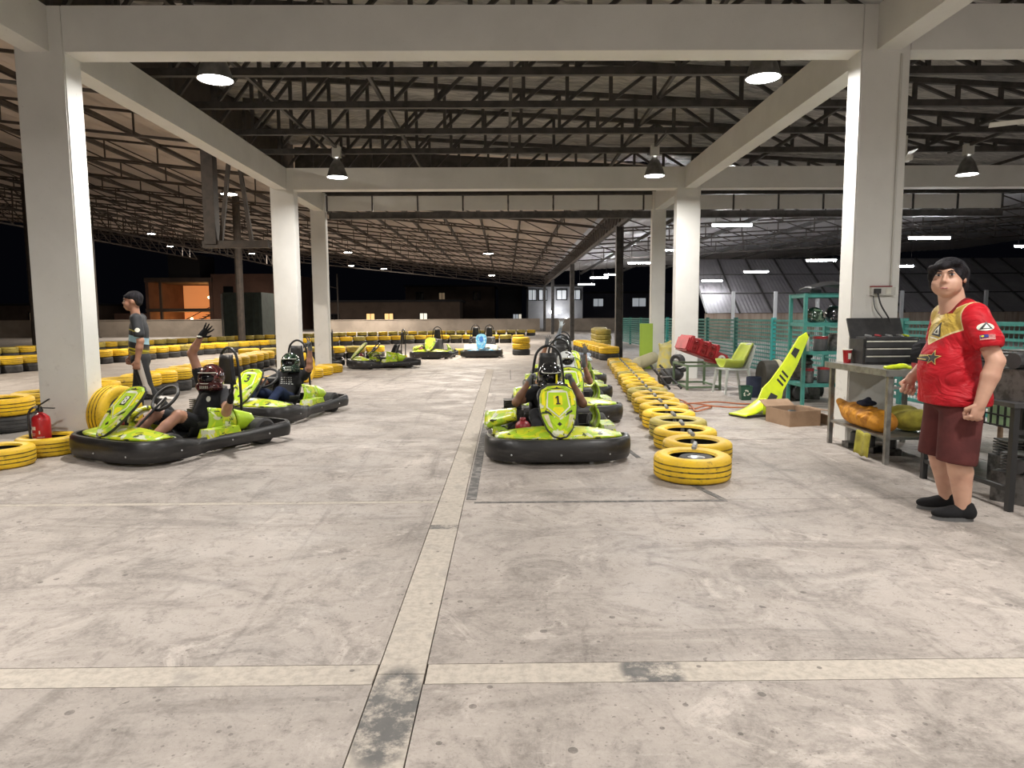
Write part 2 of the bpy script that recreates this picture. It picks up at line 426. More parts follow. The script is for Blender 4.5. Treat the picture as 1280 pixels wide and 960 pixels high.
column(-4.93, -4.55, Y3, Y3+.22, 'slim white column next to the parked dark karts', 4.5)
column(3.75, 4.1, Y3, Y3+.22, 'slim white column beside the lime green board', 4.5)
def beam(c, d, label): return MB().box(c, d).obj('concrete_beam', m_white, label=label, cat='beam', group='white concrete beams')
zc, hz = (ZB+ZT)/2, ZT-ZB
def xbeam(x0, x1, y, lab, d=CD, z=zc, h=hz): return beam(((x0+x1)/2, y+d/2, z), (x1-x0, d, h), lab)
def ybeam(x, y0, y1, lab, w=.25): return beam((x, (y0+y1)/2, zc), (w, y1-y0, hz), lab)
xbeam(XL+.002, XR-.002, Y1, 'long white beam spanning the two thick nearest columns')
xbeam(XR+CW+.002, 14, Y1, 'white beam running off beyond the column with the power socket')
xbeam(XL+.002, XR-.002, Y2, 'white beam crossing behind the two hanging lamps')
xbeam(XR+CW+.002, 14, Y2, 'white beam behind the lamp by the ceiling fans')
xL, xR = XL-.27, XR+.28
ybeam(xL, Y1+CD+.002, Y2-.002, 'white beam running back above the kart with number eight')
ybeam(xR, Y1+CD+.002, Y2-.002, 'white beam running back above the row of yellow tyres')
ybeam(xL, -5, Y1-.002, 'white beam reaching over the viewer from the extinguisher column')
ybeam(xR, -5, Y1-.002, 'white beam reaching over the viewer from the workbench column')
ybeam(xL, Y2+CD+.002, Y3-.002, 'short white beam joining the slim column by the dark karts')
ybeam(xR, Y2+CD+.002, Y3-.002, 'short white beam joining the slim column by the green board')
MB().box((4.2, -5.1, 2.3), (20, .2, 4.6)).obj('wall_back', m_white, kind='structure', label='unseen white wall behind the viewer that bounces light', cat='wall')  # unseen wall, added so lamp light bounces onto the beam fronts
# hall far edge: pale fascia panels with dark ribs and a steel gutter
fas = thing('fascia', 'pale panelled fascia with dark ribs above the gutter', 'fascia', (0, Y3+.1, 0))
xs = [-4.5+1.15*i for i in range(16)]
for i in range(15): MB().box((xs[i]+.56, 0, 4.24), (1.1, .03, .36)).obj('fascia_panel', m_white, fas)
for x in xs: MB().box((x-.015, -.02, 4.24), (.035, .05, .40)).obj('fascia_rib', m_steel, fas)
MB().box((4.2, -.02, 4.455), (17.4, .09, .05)).obj('cap_rail', m_steel, fas)
gut = thing('gutter', 'dark steel gutter under the pale fascia', 'gutter', (0, Y3+.34, 0))
MB().box((4.2, 0, 3.97), (17.4, .16, .17)).obj('trough', m_steel, gut)
for x in xs[::2]: MB().box((x, -.09, 3.97), (.03, .02, .2)).obj('gutter_clip', m_steel, gut)
# ---------------------------------------------------------------- hall roof
def zr(x): return 5.42 - .055*x
def roofsheet():
    def fn(u, v):
        x = -5.4+u*19.4; y = -5+v*22.7; return (x, y, zr(x)+.03*math.sin(x*29)*.5+.02*math.sin(y*3.1+x)+.012*math.sin(y*9))
    b = MB(); b.surf(lambda u, v: fn(u, v), 150, 70, -.02); return b.obj('ceiling', m_foil, smooth=True, kind='structure', label='wrinkled silver insulation under the dark hall roof', cat='ceiling')
ceiling = roofsheet()
def truss(y, lab):
    t = thing('roof_truss', lab, 'truss', (0, y, 0), group='dark roof trusses over the hall')
    x0, x1, zb = -5.1, 13.8, 4.58; w = .055
    MB().box(((x0+x1)/2, 0, zb+.04), (x1-x0, .08, .10)).obj('bottom_chord', m_steel, t)
    MB().bar((x0, 0, zr(x0)-.10), (x1, 0, zr(x1)-.10), .07, .08).obj('top_chord', m_steel, t)
    n = 28; st = (x1-x0)/n
    for i in range(n+1):
        x = x0+i*st
        MB().bar((x, 0, zb+.09), (x, 0, zr(x)-.13), w).obj('upright', m_steel, t)
        if i < n:
            a, c = ((x, zb+.09), (x+st, zr(x+st)-.13)) if x < 3 else ((x+st, zb+.09), (x, zr(x)-.13))
            MB().bar((a[0], .02, a[1]), (c[0], .02, c[1]), w*.9).obj('diagonal', m_steel, t)
    return t
MB().prism([(-5.3, 4.47), (13.7, 4.47), (13.7, zr(13.7)-.06), (-5.3, zr(-5.3)-.06)], frame((0, 17.68, 0), (1, 0, 0), (0, 0, 1)), .02).obj('gable_sheet', m_steel, label='dark sheet closing the far end of the hall roof', cat='sheet')  # added to darken the gap where the lit roof beyond showed through
names = ['first', 'second', 'third', 'fourth', 'fifth', 'sixth']
for i, y in enumerate((8.05, 9.45, 10.87, 12.38, 13.8)):
    truss(y, '%s dark roof truss counting back from the long nearest beam' % names[i])
for y, lab in ((6.6, 'dark roof truss glimpsed just in front of the long nearest beam'), (5.2, 'dark roof truss overhead in front of the nearest beam'), (16.1, 'dark roof truss behind the beam with hanging lamps')): truss(y, lab)
for k, x in enumerate((-3.6, -1.9, .1, 2.4, 5.5, 8.5, 11.2)):
    b = MB(); b.bar((x, 4.6, 4.74), (x, 17.2, 4.74), .05, .06); b.obj('roof_tie', m_steel, label='dark steel tie rod running back across the roof trusses', cat='tie rod', group='steel ties across the roof trusses')
# lamps
def lamp_proto():
    me = {}
    prof = [(.045, .34), (.06, .32), (.085, .29), (.12, .23), (.155, .14), (.178, .06), (.195, .01), (.2, 0), (.19, 0), (.172, .06), (.15, .135), (.115, .22), (.05, .30)]
    me['shade'] = MB().lathe(prof, 28).mesh('shade', m_alu, True)
    me['lens'] = MB().lathe([(0, .012), (.186, .012), (.186, .004), (0, .004)], 28).mesh('lens', m_lens)
    b = MB(); b.box((0, 0, .47), (.15, .13, .20)); me['ballast_box'] = b.mesh('ballast_box', m_cream)
    b = MB()
    for s in (-1, 1): b.box((s*.04, 0, .355), (.025, .05, .05))
    me['bracket'] = b.mesh('bracket', m_zinc)
    b = MB(); b.tube([(0, 0, .56), (0, 0, .60), (.02, 0, .63), (0, 0, .66)], .009, 6); me['hook'] = b.mesh('hook', m_steel)
    return me
LM = lamp_proto()
LD = bpy.data.lights.new('highbay', 'AREA'); LD.shape = 'DISK'; LD.size = .36; LD.energy = HIGHBAY_W; LD.color = (1, .97, .93); LD.spread = math.radians(165)
def highbay(x, y, lab, z=4.02):
    t = thing('high_bay_lamp', lab, 'lamp', (x, y, z), group='bell shaped high bay lamps')
    for k, me in LM.items(): put(k, me, t)
    MB().tube([(0, 0, .65), (0, 0, 4.60-z)], .008, 5).obj('cable', m_steel, t)
    tr = [k for k in (-3, -1.5, .8, 2.3, 3.75, 5.2, 6.6, 8.05, 9.45, 10.87, 12.38, 13.8)]; a = max([k for k in tr if k <= y] or [y]); c = min([k for k in tr if k >= y] or [y])
    MB().box((0, (a+c)/2-y, 4.575-z), (.05, c-a+.2, .05)).obj('hanger_bar', m_steel, t)
    lo = bpy.data.objects.new('lamp_light', LD); COL.objects.link(lo); lo.parent = t; lo.location = (0, 0, -.006)
    return t
highbay(-3.24, 7.95, 'glowing bell lamp high up between the nearest beam and the extinguisher column')
highbay(2.93, 7.95, 'glowing bell lamp just behind the nearest beam, by the workbench column')
highbay(-3.19, 13.3, 'grey bell lamp hanging before the far beam, above the kart drivers')
highbay(2.87, 13.3, 'grey bell lamp hanging before the far beam, above the yellow tyre row')
highbay(8.89, 13.3, 'grey bell lamp by the ceiling fans')
for x in (-3.2, 2.9, 9.0):
    for y in (2.3, -2.6): highbay(x, y, 'bell lamp overhead out of view in the hall')
highbay(8.95, 7.95, 'bell lamp beyond the frame over the workshop corner')
# ceiling fans
def fan(x, y, a, lab, z=4.2):
    t = thing('ceiling_fan', lab, 'fan', (x, y, z), a, 'white ceiling fans')
    MB().lathe([(0, .09), (.09, .08), (.12, .03), (.11, -.03), (.05, -.06), (0, -.06)], 18).obj('motor', m_fan, t, smooth=True)
    MB().tube([(0, 0, .08), (0, 0, 4.6-z)], .014, 6).obj('down_rod', m_fan, t)
    for k in range(3):
        c, s = math.cos(2*PI*k/3), math.sin(2*PI*k/3)
        b = MB(); b.surf(lambda u, v: ((.1+u*.6)*c-(v-.5)*(.11+.03*u)*s, (.1+u*.6)*s+(v-.5)*(.11+.03*u)*c, (v-.5)*.04), 4, 2, .008); b.obj('blade', m_fan, t)
fan(7.95, 10.2, .55, 'white ceiling fan cut by the picture edge'); fan(7.35, 12.7, .15, 'white ceiling fan half hidden behind the workbench column')
# ---------------------------------------------------------------- big shed around
def zl(x): return 4.95+.107*(3.7-x)
def zg(x): return 4.95+.05*(x-3.7)
def shedroof(name, x0, x1, y0, y1, zf, m, lab):
    b = MB(); n = int((x1-x0)/.25)
    def fn(u, v):
        x = x0+u*(x1-x0); return (x, y0+v*(y1-y0), zf(x)+.28+(.03 if int(round(u*n)) % 2 else 0))
    b.surf(fn, n, 6, -.03); return b.obj(name, m, kind='structure', label=lab, cat='roof')
shedroof('shed_roof_west', -48, -5.45, -2, 66, zl, m_shed, 'brownish corrugated shed roof over the outdoor track')
shedroof('shed_roof_middle', -5.45, 3.7, 18.0, 66, zl, m_shed, 'brownish corrugated shed roof over the middle of the track')
shedroof('shed_roof_east', 3.7, 40, 18.0, 60, zg, m_shed2, 'grey corrugated shed roof over the tube lit area')
MB().box((-5.45, 8, 5.35), (.04, 20, .95)).obj('side_flashing', m_steel2, label='dark corrugated flashing along the hall roof edge', cat='flashing')
def lattice(name, p, q, dep, lab, st=1.2, cw=.05, grp=None):
    """parallel chord lattice girder from p to q (top chord), web joined"""
    t = thing(name, lab, 'girder', p, group=grp); d = Vector(q)-Vector(p); n = max(2, int(d.length/st)); dz = Vector((0, 0, -dep))
    MB().bar((0, 0, 0), d, cw, cw).obj('top_chord', m_steel2, t); MB().bar(dz, d+dz, cw, cw).obj('bottom_chord', m_steel2, t)
    b = MB()
    for i in range(n):
        a = d*(i/n); c = d*((i+1)/n); b.bar(a, a+dz, cw*.6); b.bar(a, c+dz, cw*.6)
    o = b.obj('web', m_steel2, t); o['kind'] = 'stuff'
    return t
GA = 'lattice purlins across the brown shed roof'; GB = 'rafters running back under the brown shed roof'
for i, y in enumerate([20.5+3.6*k for k in range(13)]):
    x0 = -40 if y > 26 else -30
    lattice('lattice_purlin', (x0, y, zl(x0)-.02), (3.6, y, zl(3.6)-.02), .55, 'dark lattice purlin crossing the brownish shed roof', 1.5, .06, GA)
for y in (6, 9.6, 13.2, 16.8): lattice('lattice_purlin', (-34, y, zl(-34)-.02), (-5.7, y, zl(-5.7)-.02), .55, 'dark lattice purlin under the brownish roof beside the hall', 1.5, .06, GA)
for x in [-5.9-2.1*k for k in range(11)]:
    MB().bar((x, 2, zl(x)-.05), (x, 65.5, zl(x)-.05), .09, .12).obj('roof_rafter', m_steel2, label='dark rafter running back under the brownish shed roof', cat='rafter', group=GB)
for x in (-4.2, -2.6, -1.0, .6, 2.2):
    MB().bar((x, 18.2, zl(x)-.05), (x, 65.5, zl(x)-.05), .09, .12).obj('roof_rafter', m_steel2, label='dark rafter running back under the brownish shed roof', cat='rafter', group=GB)
for x in (-21, -29): lattice('lattice_girder', (x, 3, zl(x)-.62), (x, 65, zl(x)-.62), .9, 'deep lattice girder running back under the brownish roof', 1.4, .08, 'deep girders over the track')
lattice('valley_girder', (3.66, 18.6, 4.86), (3.66, 64, 4.86), .62, 'deep dark lattice girder on posts between the brown and grey roofs', .7, .11)
lattice('eaves_girder', (-44, 65.6, zl(-44)), (3.6, 65.6, zl(3.6)), .8, 'lattice girder along the far eave of the brown roof', 2, .1)
for i, y in enumerate((22, 37.5, 53, 64)):
    b = MB(); w = .2
    b.box((3.66, y, 2.1), (w, .05, 4.2)); b.box((3.66-w/2, y, 2.1), (.03, .2, 4.2)); b.box((3.66+w/2, y, 2.1), (.03, .2, 4.2))
    b.obj('steel_post', m_steel, label=['dark steel post by the teal fence end', 'dark steel post behind the raised grey sleeve', 'dark steel post before the lit grey building', 'farthest dark steel post under the valley girder'][i], cat='post', group='posts under the valley girder')
for k in range(5):
    y = 20.2+4.2*k; lattice('lattice_purlin', (3.8, y, zg(3.8)-.02), (34, y, zg(34)-.02), .6, 'dark lattice purlin under the grey roof of the tube lit area', 1.5, .06, 'lattice purlins under the grey roof')
for x in (6.5, 10, 13.5, 17, 21, 25): MB().bar((x, 18.3, zg(x)-.06), (x, 59, zg(x)-.06), .12, .16).obj('roof_rafter', m_steel, label='dark rafter under the grey roof of the tube lit area', cat='rafter', group='rafters under the grey roof')
# hanging bracket and tall posts beside the hall
t = thing('braced_post', 'dark steel post with V braces hanging beside the hall roof', 'post', (-6.72, 15.9, 0))
MB().box((0, 0, 4.7), (.26, .26, 3.3)).obj('post_shaft', m_steel2, t); MB().box((.55, 0, 3.05), (1.5, .2, .16)).obj('cross_beam', m_steel2, t)
for a, c in ((.2, .55), (.9, .6)): MB().bar((a, 0, 3.1), (c, 0, 5.6), .08).obj('brace', m_steel2, t)
for x, y, r, lab in ((-11.6, 30, .16, 'tall steel post behind the peace sign driver'), (-30, 50, .3, 'tall steel post behind the walking man'), (-13.4, 40, .06, 'thin pole beside the dark green container'), (-19.2, 62, .18, 'steel post beside the perimeter wall'), (-20.5, 30, .22, 'steel post seen past the walking man')):
    MB().lathe([(0, 0), (r*1.4, 0), (r*1.4, .06), (r, .08), (r, zl(x)), (0, zl(x))], 10, Matrix.Translation((x, y, 0))).obj('track_post', m_steel2, label=lab, cat='post', group='posts around the track')
# track lamps
m_trl = emit('track lamp glow', (1, .95, .86), 40)
TL = bpy.data.lights.new('tracklamp', 'AREA'); TL.shape = 'DISK'; TL.size = .5; TL.energy = TRACK_W; TL.color = (1, .90, .78); TL.spread = PI
def tracklamp(x, y, lab, on=True):
    t = thing('flood_lamp', lab, 'lamp', (x, y, zl(x)-.75), group='lamps under the shed roof')
    MB().lathe([(0, .14), (.2, .12), (.3, 0), (.27, 0), (.18, .09), (0, .1)], 14).obj('lamp_shade', m_steel2, t)
    MB().lathe([(0, .02), (.26, .02), (.26, 0), (0, 0)], 14).obj('lens', m_trl, t); MB().tube([(0, 0, .12), (0, 0, 1.02)], .02, 5).obj('stem', m_steel2, t)
    lo = bpy.data.objects.new('lamp_light', TL); COL.objects.link(lo); lo.parent = t; lo.location = (0, 0, -.01)
for x, y, lab in ((-24.5, 48, 'white lamp under the roof above the walking man'), (-10.6, 46.5, 'brightest lamp under the brown roof beside the slim column'), (-.9, 36.5, 'lamp under the brown roof above the blue kart'),
                  (-1.1, 56, 'lamp under the far brown roof above the blue kart'), (-11.1, 63, 'small far lamp above the yellow kart'), (-14.2, 63.5, 'small far lamp above the parked green kart'),
                  (-30, 62, 'small lamp above the orange lit house'), (-22, 60, 'lamp glowing beside the tall steel post'), (-9.5, 24, 'lamp under the brown roof hidden behind the column'), (-11.6, 12, 'lamp under the brown roof off to the side'), (-2, 24, 'lamp under the near end of the brown roof')): tracklamp(x, y, lab)
# fluorescent tubes
m_tubebody = pbr('white batten', (.6, .6, .6), None, 5, .5)
for i, (x, y, z) in enumerate(((6.99, 21.2, 4.12), (12.56, 20.3, 3.6), (13.07, 28.3, 3.6), (12.43, 33.9, 3.5), (12.3, 40.7, 3.42), (7.1, 36.3, 4.15), (8.0, 33.0, 4.5), (7.9, 50.5, 4.4), (6.34, 46.2, 3.95), (6.02, 50.9, 3.72), (18.5, 24, 3.7), (18.5, 32, 3.6))):
    lab = ['top tube light beside the white column behind the kart parts', 'tube light beyond the workbench column, above the man in red', 'tube light next to the workbench column edge', 'middle tube light over the teal shelf area', 'lowest tube light over the teal fence',
           'tube light beside the slim column by the board', 'tube light partly hidden between the two columns', 'small far tube light near the steel post', 'tube light nearest the valley girder', 'lowest far tube light by the valley girder', 'tube light hidden behind the man in red', 'tube light off beyond the man in red'][i]
    t = thing('tube_light', lab, 'tube light', (x, y, z), group='fluorescent tube lights under the grey roof')
    MB().box((0, 0, .05), (1.25, .09, .04)).obj('batten', m_tubebody, t); MB().tube([(-.6, 0, 0), (.6, 0, 0)], .035, 8).obj('tube', m_tube, t)
    b = MB(); h_ = zg(x)-z+.29
    for s in (-.5, .5): MB().tube([(s, 0, .06), (s, 0, h_)], .006, 4).obj('suspension_wire', m_steel, t)
# far sheet wall and low brick-coloured wall of the east shed
def sheet():
    t = thing('cladding_wall', 'dark grey corrugated sheet leaning along the shed side', 'cladding', (0, 0, 0))
    x0, x1 = 11.5, 38
    n = 240
    def fn(u, v):
        k = .04 if int(round(u*n)) % 2 else 0; return (x0+u*(x1-x0)+v*.8, 39+v*7-k, 1.5+v*3.6)
    MB().surf(fn, n, 2, .01).obj('corrugated_sheet', m_clad, t)
    for i in range(16): x = x0+i*1.9; MB().bar((x, 38.93, 1.5), (x+.8, 45.9, 5.1), .09).obj('sheet_rib', m_steel, t)
    for f in (.33, .68): MB().bar((x0, 38.9+7*f, 1.5+3.6*f), (x1, 38.9+7*f, 1.5+3.6*f), .07).obj('sheet_rail', m_steel, t)
sheet()
b = MB(); b.box((26, 39.2, .74), (29, .2, 1.48)); b.obj('low_wall', pbr('low wall boards', (.42, .33, .26), (.30, .22, .17), 1.5, .8, scale=(3, 1, .3)), label='low brownish wall under the leaning grey sheet', cat='wall')
for i in range(8): MB().box((10.5+i*2.4, 38.6, 1.35), (.16, .16, 2.7)).obj('stub_post', m_tubebody, label='short pale post standing before the grey sheet', cat='post', group='pale stub posts')
# perimeter walls
def pwall(x0, x1, y, z, lab, h0=0):
    o = MB().box(((x0+x1)/2, y, z/2), (x1-x0, .25, z)).obj('perimeter_wall', m_wallp, label=lab, cat='wall'); MB().box(((x0+x1)/2, y, z+.03), (x1-x0, .32, .06)).obj('coping', m_wallp, o); return o
pwall(-17.5, 3.3, 66, 1.12, 'long low brownish wall behind the blue kart'); pwall(3.9, 11, 66, 1.12, 'low brownish wall beyond the steel posts'); pwall(-44, -17.9, 52, 1.25, 'higher brownish wall in front of the orange lit house')
b = MB(); b.box((-15.7, 42, 1.45), (2.3, 2.2, 2.9)); o = b.obj('container', pbr('dark green metal', (.035, .05, .042), (.025, .035, .03), 3, .6), label='dark green container standing behind the barrier tyres', cat='container')
for k in range(6): MB().box((-16.7+k*.40, 40.87, 1.45), (.06, .05, 2.6)).obj('container_rib', o.data.materials[0], o)
MB().box((-16.9, 40.86, 1.45), (.08, .06, 2.7)).obj('corner_post', m_zinc, o)
# ---------------------------------------------------------------- tyres
def tyre_paint(name, c, c2, under=(.03, .03, .03), wear=.62):
    M = Mat(name); x, y, z = M.xyz(); n = M.noise(9, 6, .7)
    col = M.mix(M.noise(3.2, 4).ss(.35, .65), c, c2)
    nn = M.nt.nodes.new('ShaderNodeHueSaturation'); M.nt.links.new((M.rand()*.35 + .78).k, nn.inputs['Value']); M.nt.links.new(col, nn.inputs['Color']); col = nn.outputs[0]
    g = M.noise(60, 3, .6, scale=(1, 1, .25)); col = M.mix(n.ss(wear, wear+.12)*.7, col, under)
    col = M.mix(M.noise(24, 5, .8).ss(.54, .68)*.6, col, tuple(k*.45 for k in c))
    return M.done(col, .5, 0, g, .5, .006, .4)
m_yel = tyre_paint('yellow tyre paint', (.80, .52, .02), (.66, .42, .03))
m_yelo = tyre_paint('olive yellow tyre paint', (.50, .40, .08), (.38, .31, .07), wear=.58)
m_yelb = tyre_paint('bright yellow tyre paint', (.92, .57, .015), (.78, .47, .02), wear=.66)
m_blk = pbr('tyre rubber', (.045, .043, .042), (.025, .025, .025), 9, .7, 0, .3, 50, rnd=.4)
m_groove = pbr('grooved rubber', (.30, .20, .02), (.06, .05, .025), 22, .8)
def tyre_mesh(name, out, R=.318, wd=.205, rin=.192, n=40):
    w = wd/2; p = []; mi = []
    def P(r, z, m=0): p.append((r, z)); mi.append(m)
    P(rin, -w*.72, 1); P(rin+.012, -w*.92); P(rin+.05, -w*1.0); P(R-.05, -w*1.02); P(R-.018, -w*.9); P(R-.004, -w*.74)
    for g in (-.42, 0, .42):
        P(R, w*(g-.06), 2); P(R-.006, w*(g-.035), 2); P(R-.006, w*(g+.035), 2); P(R, w*(g+.06))
    P(R-.004, w*.74); P(R-.018, w*.9); P(R-.05, w*1.02); P(rin+.05, w*1.0); P(rin+.012, w*.92); P(rin, w*.72, 1)
    P(rin+.02, w*.6, 1); P(R-.03, w*.5, 1); P(R-.03, -w*.5, 1); P(rin+.02, -w*.6, 1)
    b = MB(); b.lathe(p, n, None, True, mi); me = b.mesh(name, [out, m_blk, m_groove if out != m_blk else m_blk], True); shade_auto(me, 40); return me
TY = {'y': tyre_mesh('tyre', m_yel), 'o': tyre_mesh('tyre', m_yelo), 'b': tyre_mesh('tyre', m_yelb), 'k': tyre_mesh('tyre', m_blk)}
TN = [0]
def tyre(kind, x, y, z, lab, grp, rot=None, scl=1):
    o = put('tyre', TY[kind], None, (x, y, z)); TN[0] += 1
    o.rotation_euler = rot if rot else (random.uniform(-.02, .02), random.uniform(-.02, .02), random.uniform(0, 6))
    if scl != 1: o.scale = (scl,)*3
    return tag(o, lab, 'tyre', grp)
TW = .205
# lane edge of single flat tyres running back from the workbench side
lane = [(1.56, 5.60), (1.78, 6.24)] + [(1.84+.0695*k+.02*(k % 2), 6.89+.645*k) for k in range(19)]
OR = 'first second third fourth fifth sixth seventh eighth ninth tenth eleventh twelfth thirteenth fourteenth fifteenth sixteenth seventeenth eighteenth nineteenth twentieth twenty-first twenty-second twenty-third'.split()
m_strap = pbr('grey steel strap', (.30, .30, .29), (.18, .18, .17), 20, .5, .5)
for i, (x, y) in enumerate(lane):
    z = TW/2+.002; o = tyre('yo'[i % 5 == 3], x, y, z, 'yellow tyre lying flat, %s counting from the free end of the kart lane row' % OR[i], 'flat yellow tyres along the kart lane', (.0, .0, i*1.3))
    if i < len(lane)-1:
        nx, ny = lane[i+1]; d = Vector((nx-x, ny-y, 0)); u = d.normalized(); top = TW/2+.004
        a = u*.225; c = u*min(.42, d.length-.2); b = MB()
        s = Vector((-u.y, u.x, 0))
        b.tube(cr([tuple(a+Vector((0, 0, -.01))), tuple(a+Vector((0, 0, top))), tuple((a+c)/2+Vector((0, 0, top-.004))), tuple(c+Vector((0, 0, top))), tuple(c+Vector((0, 0, -.01)))], 3), .022, 6)
        st = b.obj('strap', m_strap, o); st.rotation_euler.z = -i*1.3; st.location.z = .0
w = thing('racing_slick', 'small black kart wheel lying inside the end yellow tyre', 'wheel', (1.60, 5.62, .002))
MB().lathe([(.06, .02), (.13, .0), (.155, .03), (.155, .15), (.13, .175), (.075, .17), (.06, .15)], 28, None, True).obj('rubber', m_blk, w, smooth=40)
MB().lathe([(0, .12), (.03, .12), (.035, .15), (.06, .165), (.075, .168), (.075, .03), (0, .03)], 20).obj('hub', m_zinc, w, smooth=40)
# tyres by the extinguisher column
tyre('y', -4.74, 6.29, TW*.45, 'yellow tyre lying flat in front of the extinguisher tyre', 'tyres round the extinguisher column', (0, 0, .4), .9)
tyre('y', -4.67, 6.875, TW*.45, 'yellow tyre on the floor with the fire extinguisher standing in it', 'tyres round the extinguisher column', (0, 0, 1), .9)
tyre('y', -4.305, 7.45, .318, 'yellow tyre standing upright against the thick column behind kart eight', 'tyres round the extinguisher column', (PI/2, 0, math.radians(76)))
tyre('b', -4.25, 14.3, .318, 'yellow tyre standing upright by the column near the peace sign driver', 'tyres round the far column', (PI/2, 0, math.radians(76)))
for i, (x, y) in enumerate(((-4.62, 12.9), (-4.55, 13.55), (-4.5, 15.5), (-4.45, 16.2), (-4.4, 16.95))):
    tyre('b', x, y, TW/2, ['yellow tyre flat on the floor behind the raised arm', 'yellow tyre flat just before the standing tyre', 'yellow tyre flat just past the standing tyre', 'yellow tyre flat between the two columns', 'yellow tyre flat at the foot of the slim column'][i], 'tyres round the far column')
# barriers: black below, yellow on top
def barrier(pts, lab, grp, stack, step=.665, dz=TW, jit=.012):
    P = [Vector((*p, 0)) for p in pts]; seg = [(P[i+1]-P[i]).length for i in range(len(P)-1)]; tot = sum(seg); n = int(tot/step)
    for k in range(n+1):
        s = k*step; i = 0
        while i < len(seg)-1 and s > seg[i]: s -= seg[i]; i += 1
        q = P[i]+(P[i+1]-P[i])*(s/seg[i]); ky = stack[k % len(stack)] if isinstance(stack, list) else stack
        for j, c in enumerate(ky):
            tyre(c, q.x+random.uniform(-jit, jit), q.y+random.uniform(-jit, jit), TW/2+.004+j*(dz+.004), lab[j], grp)
L2 = ['black tyre at the bottom of the double barrier %s', 'yellow tyre on top of the double barrier %s']
barrier([(-6.15, 8.3), (-6.25, 12), (-6.75, 17.4), (-7.0, 19.8)], [k % 'nearest behind the columns' for k in L2], 'nearest double tyre barrier', ['kb', 'ky', 'kb'])
barrier([(-13.1, 15.6), (-12.4, 20.8), (-11.7, 25.2), (-10.3, 29.8), (-8.6, 33.4), (-4.0, 36.2), (.8, 35.4)], [k % 'curving through the middle of the track' for k in L2], 'middle double tyre barrier', ['ky', 'kb', 'ko', 'ky'])
barrier([(-17.4, 22.2), (-16.6, 29), (-14.6, 37), (-10.5, 44), (-4, 48), (2.4, 49)], [k % 'farthest from the hall' for k in L2], 'farthest double tyre barrier', ['ky', 'ko', 'ko'], step=.72)
barrier([(-8.0, 21.2), (-6.6, 21.9), (-4.2, 23.0)], [k % 'behind the parked dark karts' for k in L2], 'barrier behind the parked karts', ['kb', 'ko'])
barrier([(3.2, 21.0), (3.1, 23.8), (3.0, 27)], [k % 'continuing the kart lane row' for k in L2], 'barrier continuing the lane', ['kb', 'ky'])
L4 = ['%s olive yellow tyre in a tall stack before the far steel posts' % k for k in ('bottom', 'second', 'third', 'top')]
barrier([(3.9, 27.2), (4.0, 29.5), (4.6, 33)], L4, 'tall olive tyre stacks', ['oooo'])
for j, c in enumerate('kyy'): tyre(c, .55, 24.2, TW/2+.004+j*(TW+.006), ['black tyre at the bottom of the stack beside the blue kart', 'yellow tyre in the middle of the stack beside the blue kart', 'top yellow tyre of the stack beside the blue kart'][j], 'stack beside the blue kart')
tyre('y', -1.75, 24.6, .106, 'yellow tyre lying flat between the yellow and blue karts', 'tyres among parked karts'); tyre('b', -3.35, 20.9, .106, 'yellow tyre on the floor behind the parked green kart', 'tyres among parked karts')
print('TYRES', TN[0])
# ---------------------------------------------------------------- extinguisher
m_red = pbr('glossy red enamel', (.42, .015, .02), (.36, .012, .018), 4, .3)
m_blackp = pbr('black plastic', (.022, .022, .023), (.035, .034, .034), 14, .45)
m_wht = pbr('white print', (.62, .55, .53), None, 3, .6)
t = thing('fire_extinguisher', 'red fire extinguisher with black hose standing in a yellow tyre', 'extinguisher', (-4.72, 6.86, .004)); t.scale = (.92, .92, .84)
MB().lathe([(0, 0), (.085, 0), (.09, .012), (.09, .40), (.082, .44), (.05, .475), (.025, .49), (.025, .51), (0, .51)], 28).obj('cylinder_body', m_red, t, smooth=40)
MB().lathe([(0, .505), (.028, .505), (.03, .53), (.018, .55), (.018, .57), (0, .57)], 14).obj('valve', m_blackp, t, smooth=40)
b = MB(); b.bar((-.03, 0, .555), (.17, -.02, .55), .022, .012); b.obj('lower_handle', m_blackp, t)
b = MB(); b.bar((-.02, 0, .575), (.12, -.02, .66), .022, .012); b.obj('trigger_lever', m_blackp, t)
MB().lathe([(0, 0), (.02, 0), (.02, .012), (0, .012)], 14, Matrix.Translation((-.03, -.02, .565)) @ Matrix.Rotation(PI/2, 4, 'X')).obj('pressure_gauge', m_zinc, t)
MB().tube(cr([(-.02, 0, .545), (-.07, -.01, .555), (-.115, -.015, .50), (-.125, -.02, .40), (-.118, -.02, .25), (-.11, -.02, .10)], 5), .013, 8).obj('hose', m_blackp, t, smooth=True)
def cyl_patch(a0, a1, z0, z1, r=.0905, n=6):
    b = MB(); b.surf(lambda u, v: (r*math.cos(a0+u*(a1-a0)), r*math.sin(a0+u*(a1-a0)), z0+v*(z1-z0)), n, 1, -.0006); return b
A = -PI/2
for (a0, a1, z0, z1) in ((-.75, -.05, .295, .335), (-.75, -.1, .245, .252), (-.75, -.15, .225, .231), (-.75, -.05, .19, .197), (-.75, -.25, .165, .171), (-.7, -.1, .085, .125), (.28, .42, .245, .285), (.05, .85, .205, .211), (.1, .85, .18, .187), (.05, .8, .155, .161), (.1, .8, .125, .132)):
    cyl_patch(A+a0, A+a1, z0, z1).obj('label_print', m_wht, t)
